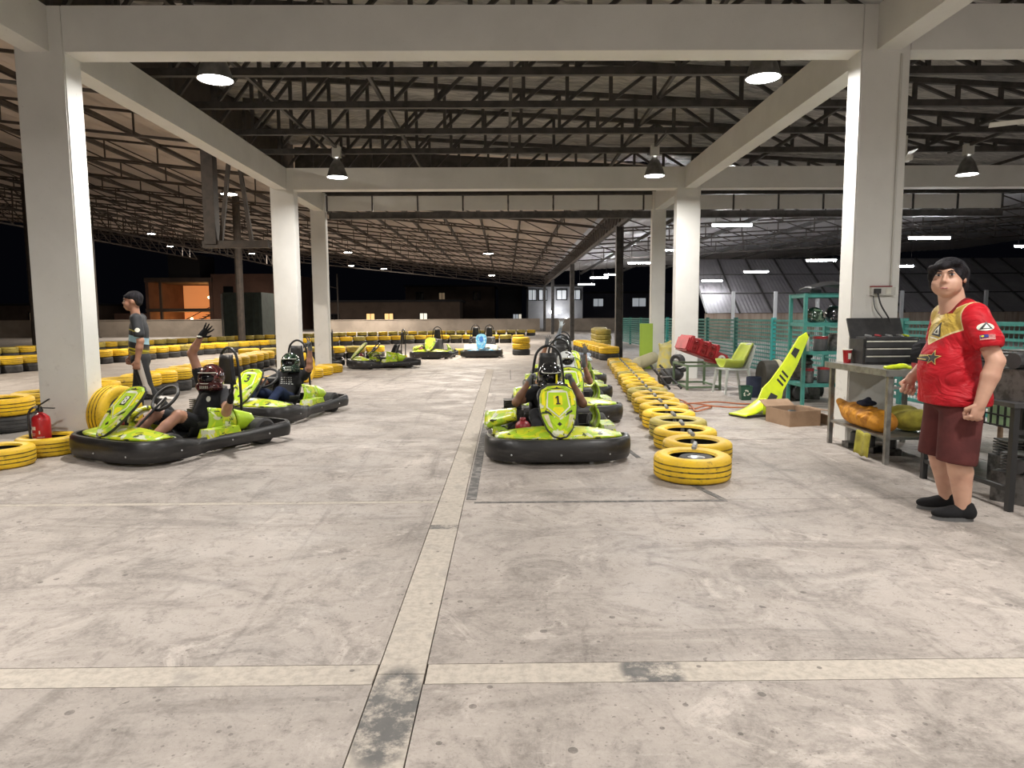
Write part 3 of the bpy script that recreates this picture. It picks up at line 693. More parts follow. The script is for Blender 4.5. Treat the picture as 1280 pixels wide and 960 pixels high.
# ---------------------------------------------------------------- karts
def livery(name, a, b_, c, d):
    M = Mat(name); v = M.voro(6.5, 'F1', out='Distance', scale=(1, .7, 1)); n = M.noise(5, 3, dist=1.5)
    col = M.mix(n.ss(.47, .5), a, b_); col = M.mix(M.noise(4.2, 2, dist=2).ss(.57, .595), col, c)
    col = M.mix(M.noise(6.5, 2, dist=2.4).ss(.62, .64), col, d); col = M.mix(M.noise(40, 4, .8).ss(.6, .75)*.35, col, (.12, .12, .05))
    return M.done(col, .32, 0, None, spec=.5)
m_lime = livery('lime kart plastic', (.36, .54, .025), (.58, .62, .025), (.62, .64, .46), (.05, .07, .02))
m_limep = pbr('plain lime plastic', (.45, .66, .025), (.35, .52, .03), 4, .3)
m_acid = pbr('acid yellow plastic', (.66, .78, .01), (.50, .64, .02), 4, .35)
m_yelp = pbr('yellow print', (.85, .75, .02), (.72, .66, .02), 8, .4)
m_whp = pbr('off white print', (.78, .78, .68), (.62, .60, .52), 9, .45)
m_pink = pbr('worn pinkish print', (.62, .52, .40), (.45, .50, .12), 12, .5)
m_blu = livery('blue kart plastic', (.10, .42, .72), (.22, .55, .78), (.60, .66, .66), (.05, .15, .30))
m_crm = pbr('cream kart plastic', (.62, .60, .50), (.50, .49, .42), 5, .45)
m_bump = pbr('scuffed black bumper', (.020, .019, .019), (.038, .036, .034), 5, .36, 0, .15, 30, lo=.5, hi=.7, scale=(1, 1, 6))
m_dark = pbr('black steel tube', (.025, .025, .026), None, 5, .4, .3)
m_seat = pbr('black seat shell', (.02, .02, .021), (.032, .031, .03), 10, .5)
m_eng = pbr('greasy cast metal', (.14, .135, .13), (.06, .058, .055), 18, .45, .6)
m_redp = pbr('dark red plastic', (.30, .02, .025), (.20, .015, .02), 8, .4)
m_print = pbr('black print', (.02, .02, .02), None, 3, .5)
m_bolt = pbr('steel bolt', (.5, .5, .5), None, 3, .35, .9)
RING = [(0, -.92), (.30, -.915), (.52, -.86), (.655, -.72), (.70, -.52), (.685, -.34), (.645, -.20), (.66, .1), (.675, .45), (.69, .72), (.66, .86), (.5, .915), (0, .92)]
RING = RING + [(-x, y) for x, y in RING[-2:0:-1]]
def ringmesh():
    P = cr([(x, y, 0) for x, y in RING], 4, True); n = len(P); b = MB(); vs = []
    for i in range(n):
        t = (P[(i+1) % n]-P[i-1]).normalized(); nn = Vector((t.y, -t.x, 0)); y = P[i].y
        zt = .235 if y < -.5 else (.235-.05*(y+.5)/.25 if y < -.25 else (.185+.03*max(0, (y-.3)/.5))); zb = .035 if y < -.2 else .06
        zt = min(zt, .235)
        for o, z in ((-.012, zb), (0, zb+.03), (.006, (zb+zt)/2), (0, zt-.025), (-.02, zt), (-.055, zt), (-.055, zb)): vs.append(P[i]+nn*o+Vector((0, 0, z)))
    fs = []
    for i in range(n):
        a = i*7; c = ((i+1) % n)*7; fs += [(a+k, c+k, c+(k+1) % 7, a+(k+1) % 7) for k in range(7)]
    b.add(vs, fs); me = b.mesh('bumper', m_bump, True); shade_auto(me, 45); return me
KM = {}
def kmesh():
    KM['bumper'] = ringmesh()
    b = MB(); b.prism([(-.30, -.80), (.30, -.80), (.33, -.3), (.42, .2), (.42, .72), (-.42, .72), (-.42, .2), (-.33, -.3)], Matrix.Translation((0, 0, .045)), .02); KM['floor_tray'] = b.mesh('floor_tray', m_dark)
    b = MB()
    for s in (-1, 1): b.tube(cr([(s*.28, -.78, .09), (s*.30, -.3, .09), (s*.40, .1, .09), (s*.40, .75, .10)], 4), .016, 6)
    KM['chassis_tube'] = b.mesh('chassis_tube', m_dark, True)
    # nose fairing
    def nose(u, v):
        x = -.60+1.2*u; k = 1-abs(2*u-1)**2.6; y = -.86+.18*(1-k)*1.0+v*(.26-.06*(1-k)); z = .235+v*.075*k+.012*math.sin(PI*v)+.01*k; return (x, y, z)
    KM['nose_fairing'] = MB().surf(nose, 24, 6, .015).mesh('nose_fairing', m_lime, True)
    # upright nose panel: a shield leaning back
    sh = [(0, -.30), (.055, -.285), (.115, -.20), (.155, -.08), (.175, .05), (.172, .17), (.15, .25), (.09, .295), (0, .305)]
    KM['_shield'] = sh + [(-x, y) for x, y in sh[-2:0:-1]]
    # wheel meshes
    for nm, w, r in (('f', .12, .13), ('r', .19, .14)):
        M = Matrix.Rotation(PI/2, 4, 'Y')
        b = MB(); b.lathe([(.06, -w*.45), (r*.82, -w*.5), (r, -w*.38), (r, w*.38), (r*.82, w*.5), (.06, w*.45)], 24, M, True); KM['w'+nm] = b.mesh('wheel', m_blk, 40 and True); shade_auto(KM['w'+nm], 40)
        b = MB(); b.lathe([(0, -w*.35), (.065, -w*.44), (.072, -w*.3), (.03, -w*.1), (.03, w*.1), (.072, w*.3), (.065, w*.44), (0, w*.35)], 16, M); KM['h'+nm] = b.mesh('rim', m_zinc, True)
    # steering
    c = [(.16*math.cos(2*PI*k/28), .16*math.sin(2*PI*k/28)*(.9 if math.sin(2*PI*k/28) > 0 else 1), 0) for k in range(28)]
    b = MB(); b.tube(c, .017, 7, True); KM['steering_wheel'] = b.mesh('steering_wheel', m_blackp, True)
    b = MB(); b.box((0, 0, -.005), (.30, .03, .008)); b.box((0, -.07, -.005), (.03, .14, .008)); KM['spoke'] = b.mesh('spoke', m_alu)
    b = MB(); b.tube([(0, .0, 0), (0, -.36, -.30)], .012, 6); KM['steering_column'] = b.mesh('steering_column', m_dark)
    # bucket seat
    def seat(u, v):
        a = (u-.5)*2; s = v
        if s < .45: k = s/.45; y = -.02+.30*k; z = .10+.02*(1-k)
        else: k = (s-.45)/.55; y = .28+.20*k; z = .10+.52*k
        wd = .19+.03*math.sin(PI*s); side = abs(a)**3
        return (a*wd, y-side*.08*(s if s > .45 else .2), z+side*(.17 if s < .45 else .17*(1-(s-.45)/.55)))
    KM['seat'] = MB().surf(seat, 14, 18, .018).mesh('seat', m_seat, True)
    # roll hoop with head pad
    b = MB(); hp = cr([(-.20, .58, .10), (-.19, .60, .45), (-.155, .61, .82), (-.11, .61, .97), (0, .61, 1.03), (.11, .61, .97), (.155, .61, .82), (.19, .60, .45), (.20, .58, .10)], 4)
    b.tube(hp, .015, 7); KM['roll_hoop'] = b.mesh('roll_hoop', m_dark, True)
    b = MB(); b.surf(lambda u, v: ((u-.5)*.24*(1-.35*v), .575+.02*math.cos((u-.5)*3)-.02, .62+.33*v), 8, 6, .04); KM['head_pad'] = b.mesh('head_pad', m_seat, True)
    # pods on the driver's left (+x): two tall plates; low arrow pod on the other side
    def pod1(u, v): return (.445+.055*math.sin(PI*v)*.9+.02*u, -.06+.34*u+.07*v*(1-u)-.02*v, .17+(.285-.05*u)*v)
    def pod2(u, v): return (.465+.05*math.sin(PI*v)*.9, .30+.22*u-.02*v, .17+(.235-.07*u)*v)
    KM['side_plate'] = MB().surf(pod1, 8, 8, .02).mesh('side_plate', m_lime, True)
    KM['rear_side_plate'] = MB().surf(pod2, 6, 8, .02).mesh('rear_side_plate', m_limep, True)
    b = MB(); b.box((.56, .03, .20), (.16, .42, .10), taper=.85); KM['pod_left'] = b.mesh('side_pod', m_lime)
    def arrow(u, v):
        x = -.38-.30*u; return (x, -.30+.30*v+.16*u, .33+.045*u*0+.06*math.sin(PI*v)-.10*u*(1-v)-.02*u)
    KM['arrow_pod'] = MB().surf(arrow, 8, 6, .05).mesh('arrow_pod', m_lime, True)
    b = MB(); b.box((-.545, .02, .20), (.17, .5, .12), taper=.85); KM['pod_right'] = b.mesh('side_pod', m_lime)
    # engine
    b = MB(); b.box((-.40, .55, .22), (.24, .26, .22)); 
    for k in range(5): b.box((-.40, .55, .345+.022*k), (.2, .22, .01))
    b.lathe([(0, 0), (.07, 0), (.07, .1), (0, .1)], 14, Matrix.Translation((-.28, .42, .28)) @ Matrix.Rotation(PI/2, 4, 'Y')); KM['engine'] = b.mesh('engine', m_eng)
    b = MB(); b.tube(cr([(-.34, .42, .25), (-.42, .30, .22), (-.46, .1, .22), (-.5, -.05, .24)], 4), .03, 8); KM['exhaust'] = b.mesh('exhaust', m_eng, True)
    b = MB(); b.ball((-.33, -.5, .30), .075, 14, 8, (1, 1, .85)); b.tube([(-.33, -.5, .35), (-.33, -.5, .385)], .03, 10); KM['fuel_tank'] = b.mesh('fuel_tank', m_redp, True)
    b = MB()
    for s in (-1, 1): b.box((s*.16, -.70, .16), (.08, .03, .16))
    KM['pedals'] = b.mesh('pedals', m_zinc)
    b = MB(); b.tube([(-.55, -.48, .13), (.55, -.48, .13)], .014, 6); KM['front_axle'] = b.mesh('front_axle', m_dark)
    b = MB(); b.tube([(-.55, .55, .14), (.55, .55, .14)], .018, 6); KM['rear_axle'] = b.mesh('rear_axle', m_dark)
    b = MB(); b.ball((0, 0, 0), .011, 8, 6); KM['bolt'] = b.mesh('bolt', m_bolt, True)
kmesh()
def poly_inlay(pts, M, mat, parent, name='panel_graphic', t=.0025):
    return MB().prism(pts, M, t).obj(name, mat, parent)
def kart(x, y, a, num, label, body=None, seats=1, small=False, grp='lime green rental karts', sc=1.0):
    t = thing('go_kart', label, 'kart', (x, y, .002), a, grp); t.scale = (sc,)*3
    for k in ('floor_tray', 'chassis_tube', 'front_axle', 'rear_axle', 'seat', 'roll_hoop', 'head_pad', 'engine', 'exhaust', 'fuel_tank', 'pedals', 'arrow_pod', 'steering_column'):
        o = put(k, KM[k], t)
        if k == 'steering_column': o.location = (0, -.17, .55)
    for k in ('side_plate', 'rear_side_plate'): put(k, KM[k], t)
    put('side_pod', KM['pod_left'], t); put('side_pod', KM['pod_right'], t)
    bp = put('bumper', KM['bumper'], t); nf = put('nose_fairing', KM['nose_fairing'], t)
    for bx, by, bz in ((-.45, -.885, .10), (0, -.925, .10), (.45, -.885, .10), (.70, -.5, .12), (.66, .1, .12), (.685, .55, .12)): put('bolt', KM['bolt'], bp, (bx, by, bz))
    for s in (-1, 1):
        wl = put('wheel', KM['wf'], t, (s*.50, -.48, .13)); put('rim', KM['hf'], wl); wl = put('wheel', KM['wr'], t, (s*.54, .55, .14)); put('rim', KM['hr'], wl)
    sw = put('steering_wheel', KM['steering_wheel'], t, (0, -.17, .55)); sw.rotation_euler = (math.radians(48), 0, 0); put('spoke', KM['spoke'], sw)
    # nose panel
    M = Matrix.Translation((0, -.66, .475)) @ Matrix.Rotation(math.radians(46), 4, 'X')
    sh = KM['_shield']; mp = body or m_lime
    pn = MB().prism([(x_*1.06, y_*1.04) for x_, y_ in sh], M @ Matrix.Translation((0, 0, -.03)), .022).obj('nose_panel', m_print, t)
    MB().prism(sh, M @ Matrix.Translation((0, 0, -.008)), .016, .94).obj('panel_face', mp, pn)
    D = M @ Matrix.Translation((0, 0, .0085)); L = lambda k: D @ Matrix.Translation((0, 0, .0008*k))
    if not small:
        poly_inlay([(0, -.09), (.115, .03), (.095, .215), (.05, .235), (-.05, .235), (-.095, .215), (-.115, .03)], L(0), m_whp, pn)
        poly_inlay([(0, -.075), (.10, .035), (.085, .205), (-.085, .205), (-.10, .035)], L(2), m_limep, pn)
        poly_inlay([(0, -.07), (.055, .0), (.04, .03), (-.04, .03), (-.055, .0)], L(3), m_yelp, pn)
        poly_inlay([(0, -.24), (.075, -.13), (.06, -.09), (0, -.12), (-.06, -.09), (-.075, -.13)], L(0), m_limep, pn)
        poly_inlay([(0, -.185), (.022, -.165), (0, -.14), (-.022, -.165)], L(3), m_print, pn)
        for s in (-1, 1):
            poly_inlay([(s*.06, -.07), (s*.13, -.02), (s*.125, .0), (s*.075, -.035)][::s], L(0), m_print, pn)
            poly_inlay([(s*.10, -.05), (s*.145, -.06), (s*.10, -.18), (s*.06, -.22), (s*.085, -.13)][::s], L(0), m_pink, pn)
            poly_inlay([(s*.12, .23), (s*.15, .18), (s*.155, .06), (s*.125, .05)][::s], L(0), m_yelp, pn)
        poly_inlay([(-.07, .255), (-.015, .262), (0, .275), (.015, .262), (.07, .255), (.015, .25), (-.015, .25)], L(0), m_print, pn)
    else:
        poly_inlay([(0, -.12), (.09, .0), (.08, .2), (-.08, .2), (-.09, .0)], L(0), m_yelp if body is None else m_blu, pn)
    if num:
        c = {'1': (m_yelp, m_print), '8': (m_print, m_whp)}.get(num)
        if c: poly_inlay([(-.042, .055), (.042, .055), (.042, .165), (-.042, .165)], L(4), c[0], pn, 'number_plate')
        if num == '1': MB().prism([(-.018, -.05), (.022, -.05), (.022, -.036), (.010, -.036), (.010, .05), (-.004, .05), (-.022, .033), (-.022, .018), (-.007, .028), (-.007, -.036), (-.018, -.036)], L(8) @ Matrix.Translation((0, .11, 0)), .003).obj('number', m_print, pn)
        else: text(num, .13 if c else .17, L(8) @ Matrix.Translation((0, .11 if c else .12, 0)), c[1] if c else m_print, pn, 'number', .003)
    # small dark printing on pods
    ap = [o for o in t.children if o.name.startswith('arrow_pod')][0]
    b = MB(); b.box((-.60, -.165, .308), (.10, .07, .012), Matrix.Rotation(-.35, 3, 'X')); b.obj('pod_print', m_print, ap)
    for k in range(3): MB().box((-.565-.03*k, -.175, .316), (.012, .045, .01), Matrix.Rotation(-.35, 3, 'X')).obj('pod_print', m_whp, ap)
    return t
k8 = kart(-3.42, 7.12, math.radians(-30), '8', 'lime green kart number eight with a driver raising one gloved hand')
k3 = kart(-3.22, 9.42, math.radians(-15), '3', 'lime green kart number three whose driver makes a peace sign')
k1 = kart(.48, 6.98, math.radians(1), '1', 'lime green kart number one at the front of the queue')
k9 = kart(.80, 9.30, math.radians(2), '9', 'lime green kart number nine, second in the queue behind kart one')
kC = kart(1.02, 11.55, math.radians(2), '5', 'lime green kart third in the queue behind kart nine')
kD = kart(1.25, 13.8, math.radians(3), '2', 'lime green kart last in the queue beside the yellow tyres')
for k in (kC, kD):
    for o in list(k.children_recursive):
        if o.name.startswith('number'): bpy.data.objects.remove(o)
# parked karts in the distance
kart(-3.38, 18.6, math.radians(-64), None, 'parked green kart seen from its side beside the dark kart', small=True, grp='parked karts')
kart(-2.42, 22.9, math.radians(-6), None, 'parked yellow green kart facing the hall beside the blue kart', small=True, grp='parked karts')
kk = kart(-5.45, 18.95, math.radians(-74), None, 'dark worn kart parked next to the slim white column', small=True, grp='parked karts')
dk = {m_lime: m_seat, m_acid: m_seat, m_limep: m_eng}
for o in kk.children_recursive:
    if o.type == 'MESH' and o.data.materials and o.data.materials[0] in dk:
        o.data = o.data.copy(); o.data.materials[0] = dk[o.data.materials[0]]
def twin(x, y, a):
    t = thing('go_kart', 'blue and cream twin seat kart with two black seats', 'kart', (x, y, .002), a, 'parked karts')
    o = put('bumper', KM['bumper'], t); o.scale = (1.02, 1, 1.05); o = put('floor_tray', KM['floor_tray'], t); o.scale = (1.4, 1, 1)
    for s in (-1, 1):
        for k in ('seat', 'head_pad', 'roll_hoop'): put(k, KM[k], t, (s*.24, 0, .05))
        w_ = put('wheel', KM['wf'], t, (s*.5, -.48, .13)); w_ = put('wheel', KM['wr'], t, (s*.54, .55, .14))
        sw = put('steering_wheel', KM['steering_wheel'], t, (s*.24, -.17, .55)); sw.rotation_euler = (.8, 0, 0); sw.scale = (.8,)*3
        MB().surf(lambda u, v: (s*(.12+.46*u), -.74+.26*v, .24+.20*v+.02*math.sin(PI*u)-.04*u*v), 6, 5, .02).obj('front_cowl', m_crm, t, smooth=True)
        put('side_pod', KM['pod_left' if s > 0 else 'pod_right'], t).data
    for o in list(t.children):
        if o.name.startswith('side_pod'): o.data = o.data.copy(); o.data.materials[0] = m_blu
    me = KM['nose_fairing'].copy(); me.materials[0] = m_blu; put('nose_fairing', me, t)
    M = Matrix.Translation((0, -.66, .52)) @ Matrix.Rotation(math.radians(55), 4, 'X')
    pn = MB().prism([(x_*1.05, y_*1.05) for x_, y_ in KM['_shield']], M, .03, .96).obj('nose_panel', m_blu, t)
    poly_inlay([(0, -.05), (.07, .05), (.06, .18), (0, .22), (-.06, .18), (-.07, .05)], M @ Matrix.Translation((0, 0, .031)), pbr('deep blue print', (.02, .16, .5), None, 3, .4), pn)
twin(-.82, 23.4, 0)
# ---------------------------------------------------------------- people
def skinmat(n, c, c2):
    M = Mat(n); M.b.inputs['Subsurface Weight'].default_value = .08; M.b.inputs['Subsurface Radius'].default_value = (.02, .008, .004)
    return M.done(M.mix(M.noise(9, 3).ss(.35, .65), c, c2), .5, 0, M.noise(90, 2), .04, .002, .4)
m_skin = skinmat('light skin', (.56, .33, .235), (.50, .28, .20)); m_skin2 = skinmat('tan skin', (.42, .22, .145), (.36, .18, .12)); m_skin3 = skinmat('brown skin', (.24, .12, .075), (.20, .10, .06))
def cloth(n, c, c2=None): return pbr(n, c, c2 or tuple(k*.75 for k in c), 5, .85, 0, .8, 9, spec=.2)
m_cblack = cloth('black cotton', (.018, .018, .02), (.03, .03, .033)); m_cgrey = cloth('charcoal cotton', (.035, .035, .037)); m_cnavy = cloth('navy denim', (.02, .03, .07)); m_ctie = pbr('pale blue patterned cotton', (.45, .55, .62), (.20, .27, .34), 14, .85)
m_cgb = cloth('grey blue sleeve', (.30, .34, .42)); m_glg = cloth('grey glove', (.16, .165, .17)); m_glk = cloth('black glove', (.012, .012, .013)); m_glw = cloth('pale glove', (.5, .55, .58)); m_shoe = cloth('black trainer', (.015, .015, .016))
m_hair = pbr('black hair', (.012, .011, .013), (.026, .024, .028), 40, .7, 0, .9, 70, spec=.15, scale=(1, 1, .2))
m_gloss = {}
def helmat(n, c, c2, sc=7, rough=.12):
    M = Mat(n); col = M.mix(M.noise(sc, 3, .5, dist=1.5).ss(.52, .58), c, c2); m = M.done(col, rough, 0, None, spec=.6); M.b.inputs['Coat Weight'].default_value = .6; return m
m_hmar = helmat('maroon helmet shell', (.05, .012, .012), (.16, .05, .045)); m_hgrn = helmat('dark green camouflage helmet', (.015, .03, .02), (.08, .12, .08)); m_hblk = helmat('black helmet shell', (.012, .012, .013), (.02, .02, .02)); m_hwht = helmat('white helmet shell', (.6, .62, .6), (.03, .03, .03), 9)
m_visor = pbr('dark visor', (.01, .01, .011), None, 3, .08); m_trim = pbr('pale helmet trim', (.45, .45, .38), None, 3, .4)
def basis(d, n):
    d = Vector(d).normalized(); n = Vector(n); n = (n-d*n.dot(d)).normalized(); s = d.cross(n); return s, d, n
def hand(w, d, n, ts, style='fist', m=3, k=1.0):
    """prims of a hand: wrist w, direction d, palm normal n, thumb side ts"""
    w = Vector(w); s, d, n = basis(d, n); R = Matrix((s, d, n)).transposed(); P = [ell(w+d*.048*k, (.041*k, .052*k, .019*k), m, R), cap(w-d*.02, w+d*.02*k, .027*k, .027*k, m)]
    Ls = [.074, .082, .076, .060]; r = .0098*k; F = .004
    for i in range(4):
        o = w+(d*.084+s*(.0345-.023*i)*ts)*k; L = Ls[i]*k; up = style == 'open' or (style == 'peace' and i < 2)
        if up:
            sp = s*(.30-.20*i)*ts if style == 'open' else s*(.30 if i == 0 else -.16)*ts
            a = o+(d+sp).normalized()*L*.55; c = a+(d+sp+n*.18).normalized()*L*.5; P += [cap(o, a, r, r*.95, m, F), cap(a, c, r*.95, r*.85, m, F)]
        else:
            a = o+(d*.5+n).normalized()*L*.5; c = a+(n*.6-d*.8).normalized()*L*.42; e = c+(-d-n*.3).normalized()*L*.3; P += [cap(o, a, r*1.1, r*1.05, m, F), cap(a, c, r*1.05, r, m, F), cap(c, e, r, r*.9, m, F)]
    o = w+(d*.02+s*.030*ts)*k
    if style == 'open': a = o+(s*ts*.8+d*.7).normalized()*.048*k; c = a+(s*ts*.4+d).normalized()*.034*k
    else: a = o+(s*ts*.5+d*.6+n*.5).normalized()*.045*k; c = a+(-s*ts*.5+d*.5+n*.4).normalized()*.034*k
    return P+[cap(o, a, r*1.3, r*1.15, m, F), cap(a, c, r*1.15, r, m, F)]
def arm(sh, el, wr, sl=.55, m=(0, 1), r=(.055, .045, .040, .027), flare=.012):
    sh, el, wr = Vector(sh), Vector(el), Vector(wr); q = sh+(el-sh)*sl
    P = [cap(sh, q, r[0]+flare, (r[0]+(r[1]-r[0])*sl)+flare, m[0])]
    if sl < 1: P.append(cap(sh+(el-sh)*max(0, sl-.1), el, r[0]+(r[1]-r[0])*sl, r[1], m[1]))
    else: P.append(cap(sh, el, r[0], r[1], m[0]))
    mm = m[1] if sl <= 1 else m[0]
    return P+[cap(el, el+(wr-el)*.35, r[1], r[2]*1.04, mm), cap(el+(wr-el)*.35, wr, r[2]*1.04, r[3], mm)]
def helmet_meshes():
    out = {}
    pr = [ell((0, .012, .01), (.130, .158, .145)), cap((-.062, -.115, -.085), (.062, -.115, -.085), .040), cap((-.095, -.03, -.09), (-.062, -.115, -.085), .045, .04), cap((.095, -.03, -.09), (.062, -.115, -.085), .045, .04), cut((0, -.165, .005), (.112, .10, .052)), plane((0, 0, -.135), (0, 0, -1))]
    V, Q, T = sdf(pr, .008, .03); return V, Q
HV, HQ = helmet_meshes()
def helmet(parent, loc, rot, shell, stripe=None, peak=False):
    me = bpy.data.meshes.new('helmet'); me.from_pydata([tuple(v) for v in HV], [], [tuple(q) for q in HQ]); me.materials.append(shell); me.polygons.foreach_set('use_smooth', [True]*len(HQ)); me.update()
    o = put('helmet', me, parent, loc); o.rotation_euler = rot
    MB().ball((0, .005, 0), 1, 20, 14, (.112, .132, .10)).obj('visor', m_visor, o, smooth=True)
    b = MB()
    for k in range(-2, 3): b.box((k*.02, -.157, -.09), (.008, .012, .03))
    b.obj('chin_vent', m_trim, o)
    MB().tube([(.115*math.sin(a), -.02-.125*math.cos(a), .062) for a in [k*.2-1.0 for k in range(11)]], .006, 5).obj('visor_trim', m_trim, o)
    MB().tube([(.115*math.sin(a), -.03-.122*math.cos(a), -.052) for a in [k*.2-1.0 for k in range(11)]], .005, 5).obj('visor_trim', m_trim, o)
    if stripe: MB().surf(lambda u, v: (.045+.02*v, -.15+.03*v-.005*math.sin(PI*v), -.06+.11*u+.0*v), 5, 2, .004).obj('stripe', stripe, o)
    for sx, sz in ((-.05, .10), (.05, .105), (0, .125)):
        y = -.145*math.sqrt(max(0, 1-(sx/.13)**2-(sz/.155)**2))+.012; MB().ball((sx, y, sz), .008, 8, 6).obj('screw', m_trim, o)
    return o
def driver(k, label, mats, L, Rr, lean=0, legs=2, head=(0, 0, 0), hel=None, stripe=None, h=.0078, sl=.55, dy=0):
    """seated in kart k; L/Rr = (elbow, wrist, hand dir, palm normal, style)"""
    t = thing('person', label, 'person', tuple(k.location), k.rotation_euler.z, 'kart drivers in helmets'); x0 = lean; cx = lean*.45
    P = [ell((0, .20, .23), (.17, .13, .11), 2), cap((cx*.3, .23, .26), (cx, .33, .44), .125, .14, 0), ell((x0*.8, .325, .46), (.185, .105, .13), 0), cap((x0-.13, .35, .54), (x0+.13, .35, .54), .07, .07, 0), cap((x0, .34, .55), (x0, .31, .66), .052, .05, 1), ell((x0, .29, .70), (.085, .095, .11), 1)]
    for s in (-1, 1):
        hip, kn, an = Vector((s*.09, .16, .22)), Vector((s*.185, -.17, .37)), Vector((s*.17, -.50, .15)); q = hip+(kn-hip)*.75
        P += [cap(hip, q, .088, .078, 2), cap(q, kn, .068, .060, legs), cap(kn, kn+(an-kn)*.4, .058, .054, legs), cap(kn+(an-kn)*.4, an, .054, .036, legs), cap(an+Vector((0, .02, -.03)), an+Vector((0, -.10, .075)), .036, .03, 4)]
    for s, A in ((1, L), (-1, Rr)):
        sh = Vector((x0+s*.175, .34, .53)); P += arm(sh, A[0], A[1], sl) + hand(A[1], A[2], A[3], -s if len(A) < 6 else A[5], A[4], 3)
    sdf_obj('body', P, mats, t, h, .022)
    if hel: helmet(t, (x0, .285, .715), head, hel, stripe)
    return t, x0
V3 = Vector
# number eight: right arm up, left hand lifted in front; bare knees
d8, x8 = driver(k8, 'driver in black shirt and maroon helmet raising one arm high in kart eight', [m_cblack, m_skin2, m_cblack, m_glk, m_shoe],
    ((.58, .10, .40), (.76, .02, .55), (.25, .0, .9), (-.4, -.9, .1), 'open'), ((-.12, .24, .98), (.05, .24, 1.17), (.62, .25, .65), (.3, -.9, .0), 'open'), .12, 1, (-.05, 0, .45), m_hmar)
MB().lathe([(0, 0), (.03, 0), (.03, .003), (0, .003)], 16, frame((.155, .214, .50), (1, .12, 0), (0, .2, 1))).obj('shirt_badge', m_whp, d8)
MB().tube([(.045+.032*math.cos(a), .24+.032*math.sin(a), 1.165) for a in [2*PI*k/12 for k in range(12)]], .010, 6, True).obj('wristband', m_whp, d8)
d3, x3 = driver(k3, 'driver in black shirt and dark green helmet making a peace sign in kart three', [m_cgrey, m_skin2, m_cnavy, m_glg, m_shoe],
    ((.40, .26, .66), (.45, .20, .93), (.05, -.1, 1), (-.35, -.9, 0), 'peace'), ((-.32, .12, .42), (-.15, -.13, .55), (.2, -.6, .5), (.6, -.3, -.6), 'fist'), .08, 2, (-.05, 0, .35), m_hgrn)
m_pt = pbr('pale shirt print', (.45, .45, .43), None, 4, .7); PD3 = True
d1, x1 = driver(k1, 'driver in black shirt with both grey gloves raised beside the helmet in kart one', [m_cblack, m_skin3, m_cblack, m_glg, m_shoe],
    ((.33, .12, .44), (.22, .12, .66), (-.3, .0, 1), (-.9, 0, -.2), 'fist'), ((-.37, .12, .46), (-.24, .10, .67), (.35, .0, 1), (.9, 0, -.2), 'fist'), 0, 2, (.12, 0, 0), m_hblk, m_yelp)
d9, x9 = driver(k9, 'driver in pale patterned shirt and white helmet in kart nine', [m_ctie, m_skin2, m_cblack, m_glg, m_shoe],
    ((.37, .12, .45), (.27, -.02, .70), (-.1, -.2, 1), (-.8, -.4, 0), 'open'), ((-.34, .14, .44), (-.16, -.13, .55), (.2, -.6, .5), (.6, -.3, -.6), 'fist'), .06, 2, (0, 0, .1), m_hwht, None, .012)
dC, xC = driver(kC, 'driver in black with bent arms raised in the third queued kart', [m_cblack, m_skin2, m_cblack, m_glg, m_shoe],
    ((.36, .2, .52), (.34, .05, .75), (0, -.1, 1), (-.3, -.9, 0), 'open'), ((-.40, .18, .62), (-.32, .08, .88), (.2, 0, 1), (.3, -.9, 0), 'open'), -.02, 2, (0, 0, 0), m_hblk, None, .012)
dD, xD = driver(kD, 'driver with a grey blue sleeve and pale glove stretched up in the last queued kart', [m_cgb, m_skin2, m_cblack, m_glw, m_shoe],
    ((.42, .2, .55), (.42, -.05, .52), (.3, -.6, -.2), (0, -.3, -1), 'fist'), ((-.17, .2, .86), (-.12, .1, 1.15), (.1, 0, 1), (.2, -.9, 0), 'open'), 0, 2, (0, 0, 0), m_hwht, None, .012, 1.2)
# walking man and man in red
def decal(target, polys, O, U, V, N, parent, h=.006, lift=.003):
    """polys [(pts, mat, name)] in (u,v) metres round O, dropped along -N on to target"""
    bv = BVHTree.FromPolygons([v.co[:] for v in target.data.vertices], [p.vertices[:] for p in target.data.polygons])
    O, U, V, N = Vector(O), Vector(U).normalized(), Vector(V).normalized(), Vector(N).normalized()
    for lv, (pts, mat, nm) in enumerate(polys):
        bm = bmesh.new(); bm.faces.new([bm.verts.new((x, y, 0)) for x, y in pts]); bmesh.ops.triangulate(bm, faces=bm.faces[:])
        for _ in range(4):
            es = [e for e in bm.edges if e.calc_length() > h*2]
            if not es: break
            bmesh.ops.subdivide_edges(bm, edges=es, cuts=1); bmesh.ops.triangulate(bm, faces=bm.faces[:])
        for v in bm.verts:
            p = O+U*v.co.x+V*v.co.y+N*.25; hit = bv.ray_cast(p, -N, .6); q = hit[0] if hit[0] is not None else O+U*v.co.x+V*v.co.y
            v.co = q+N*(lift+.0012*lv)
        me = bpy.data.meshes.new(nm); bm.to_mesh(me); bm.free(); me.materials.append(mat); put(nm, me, parent)
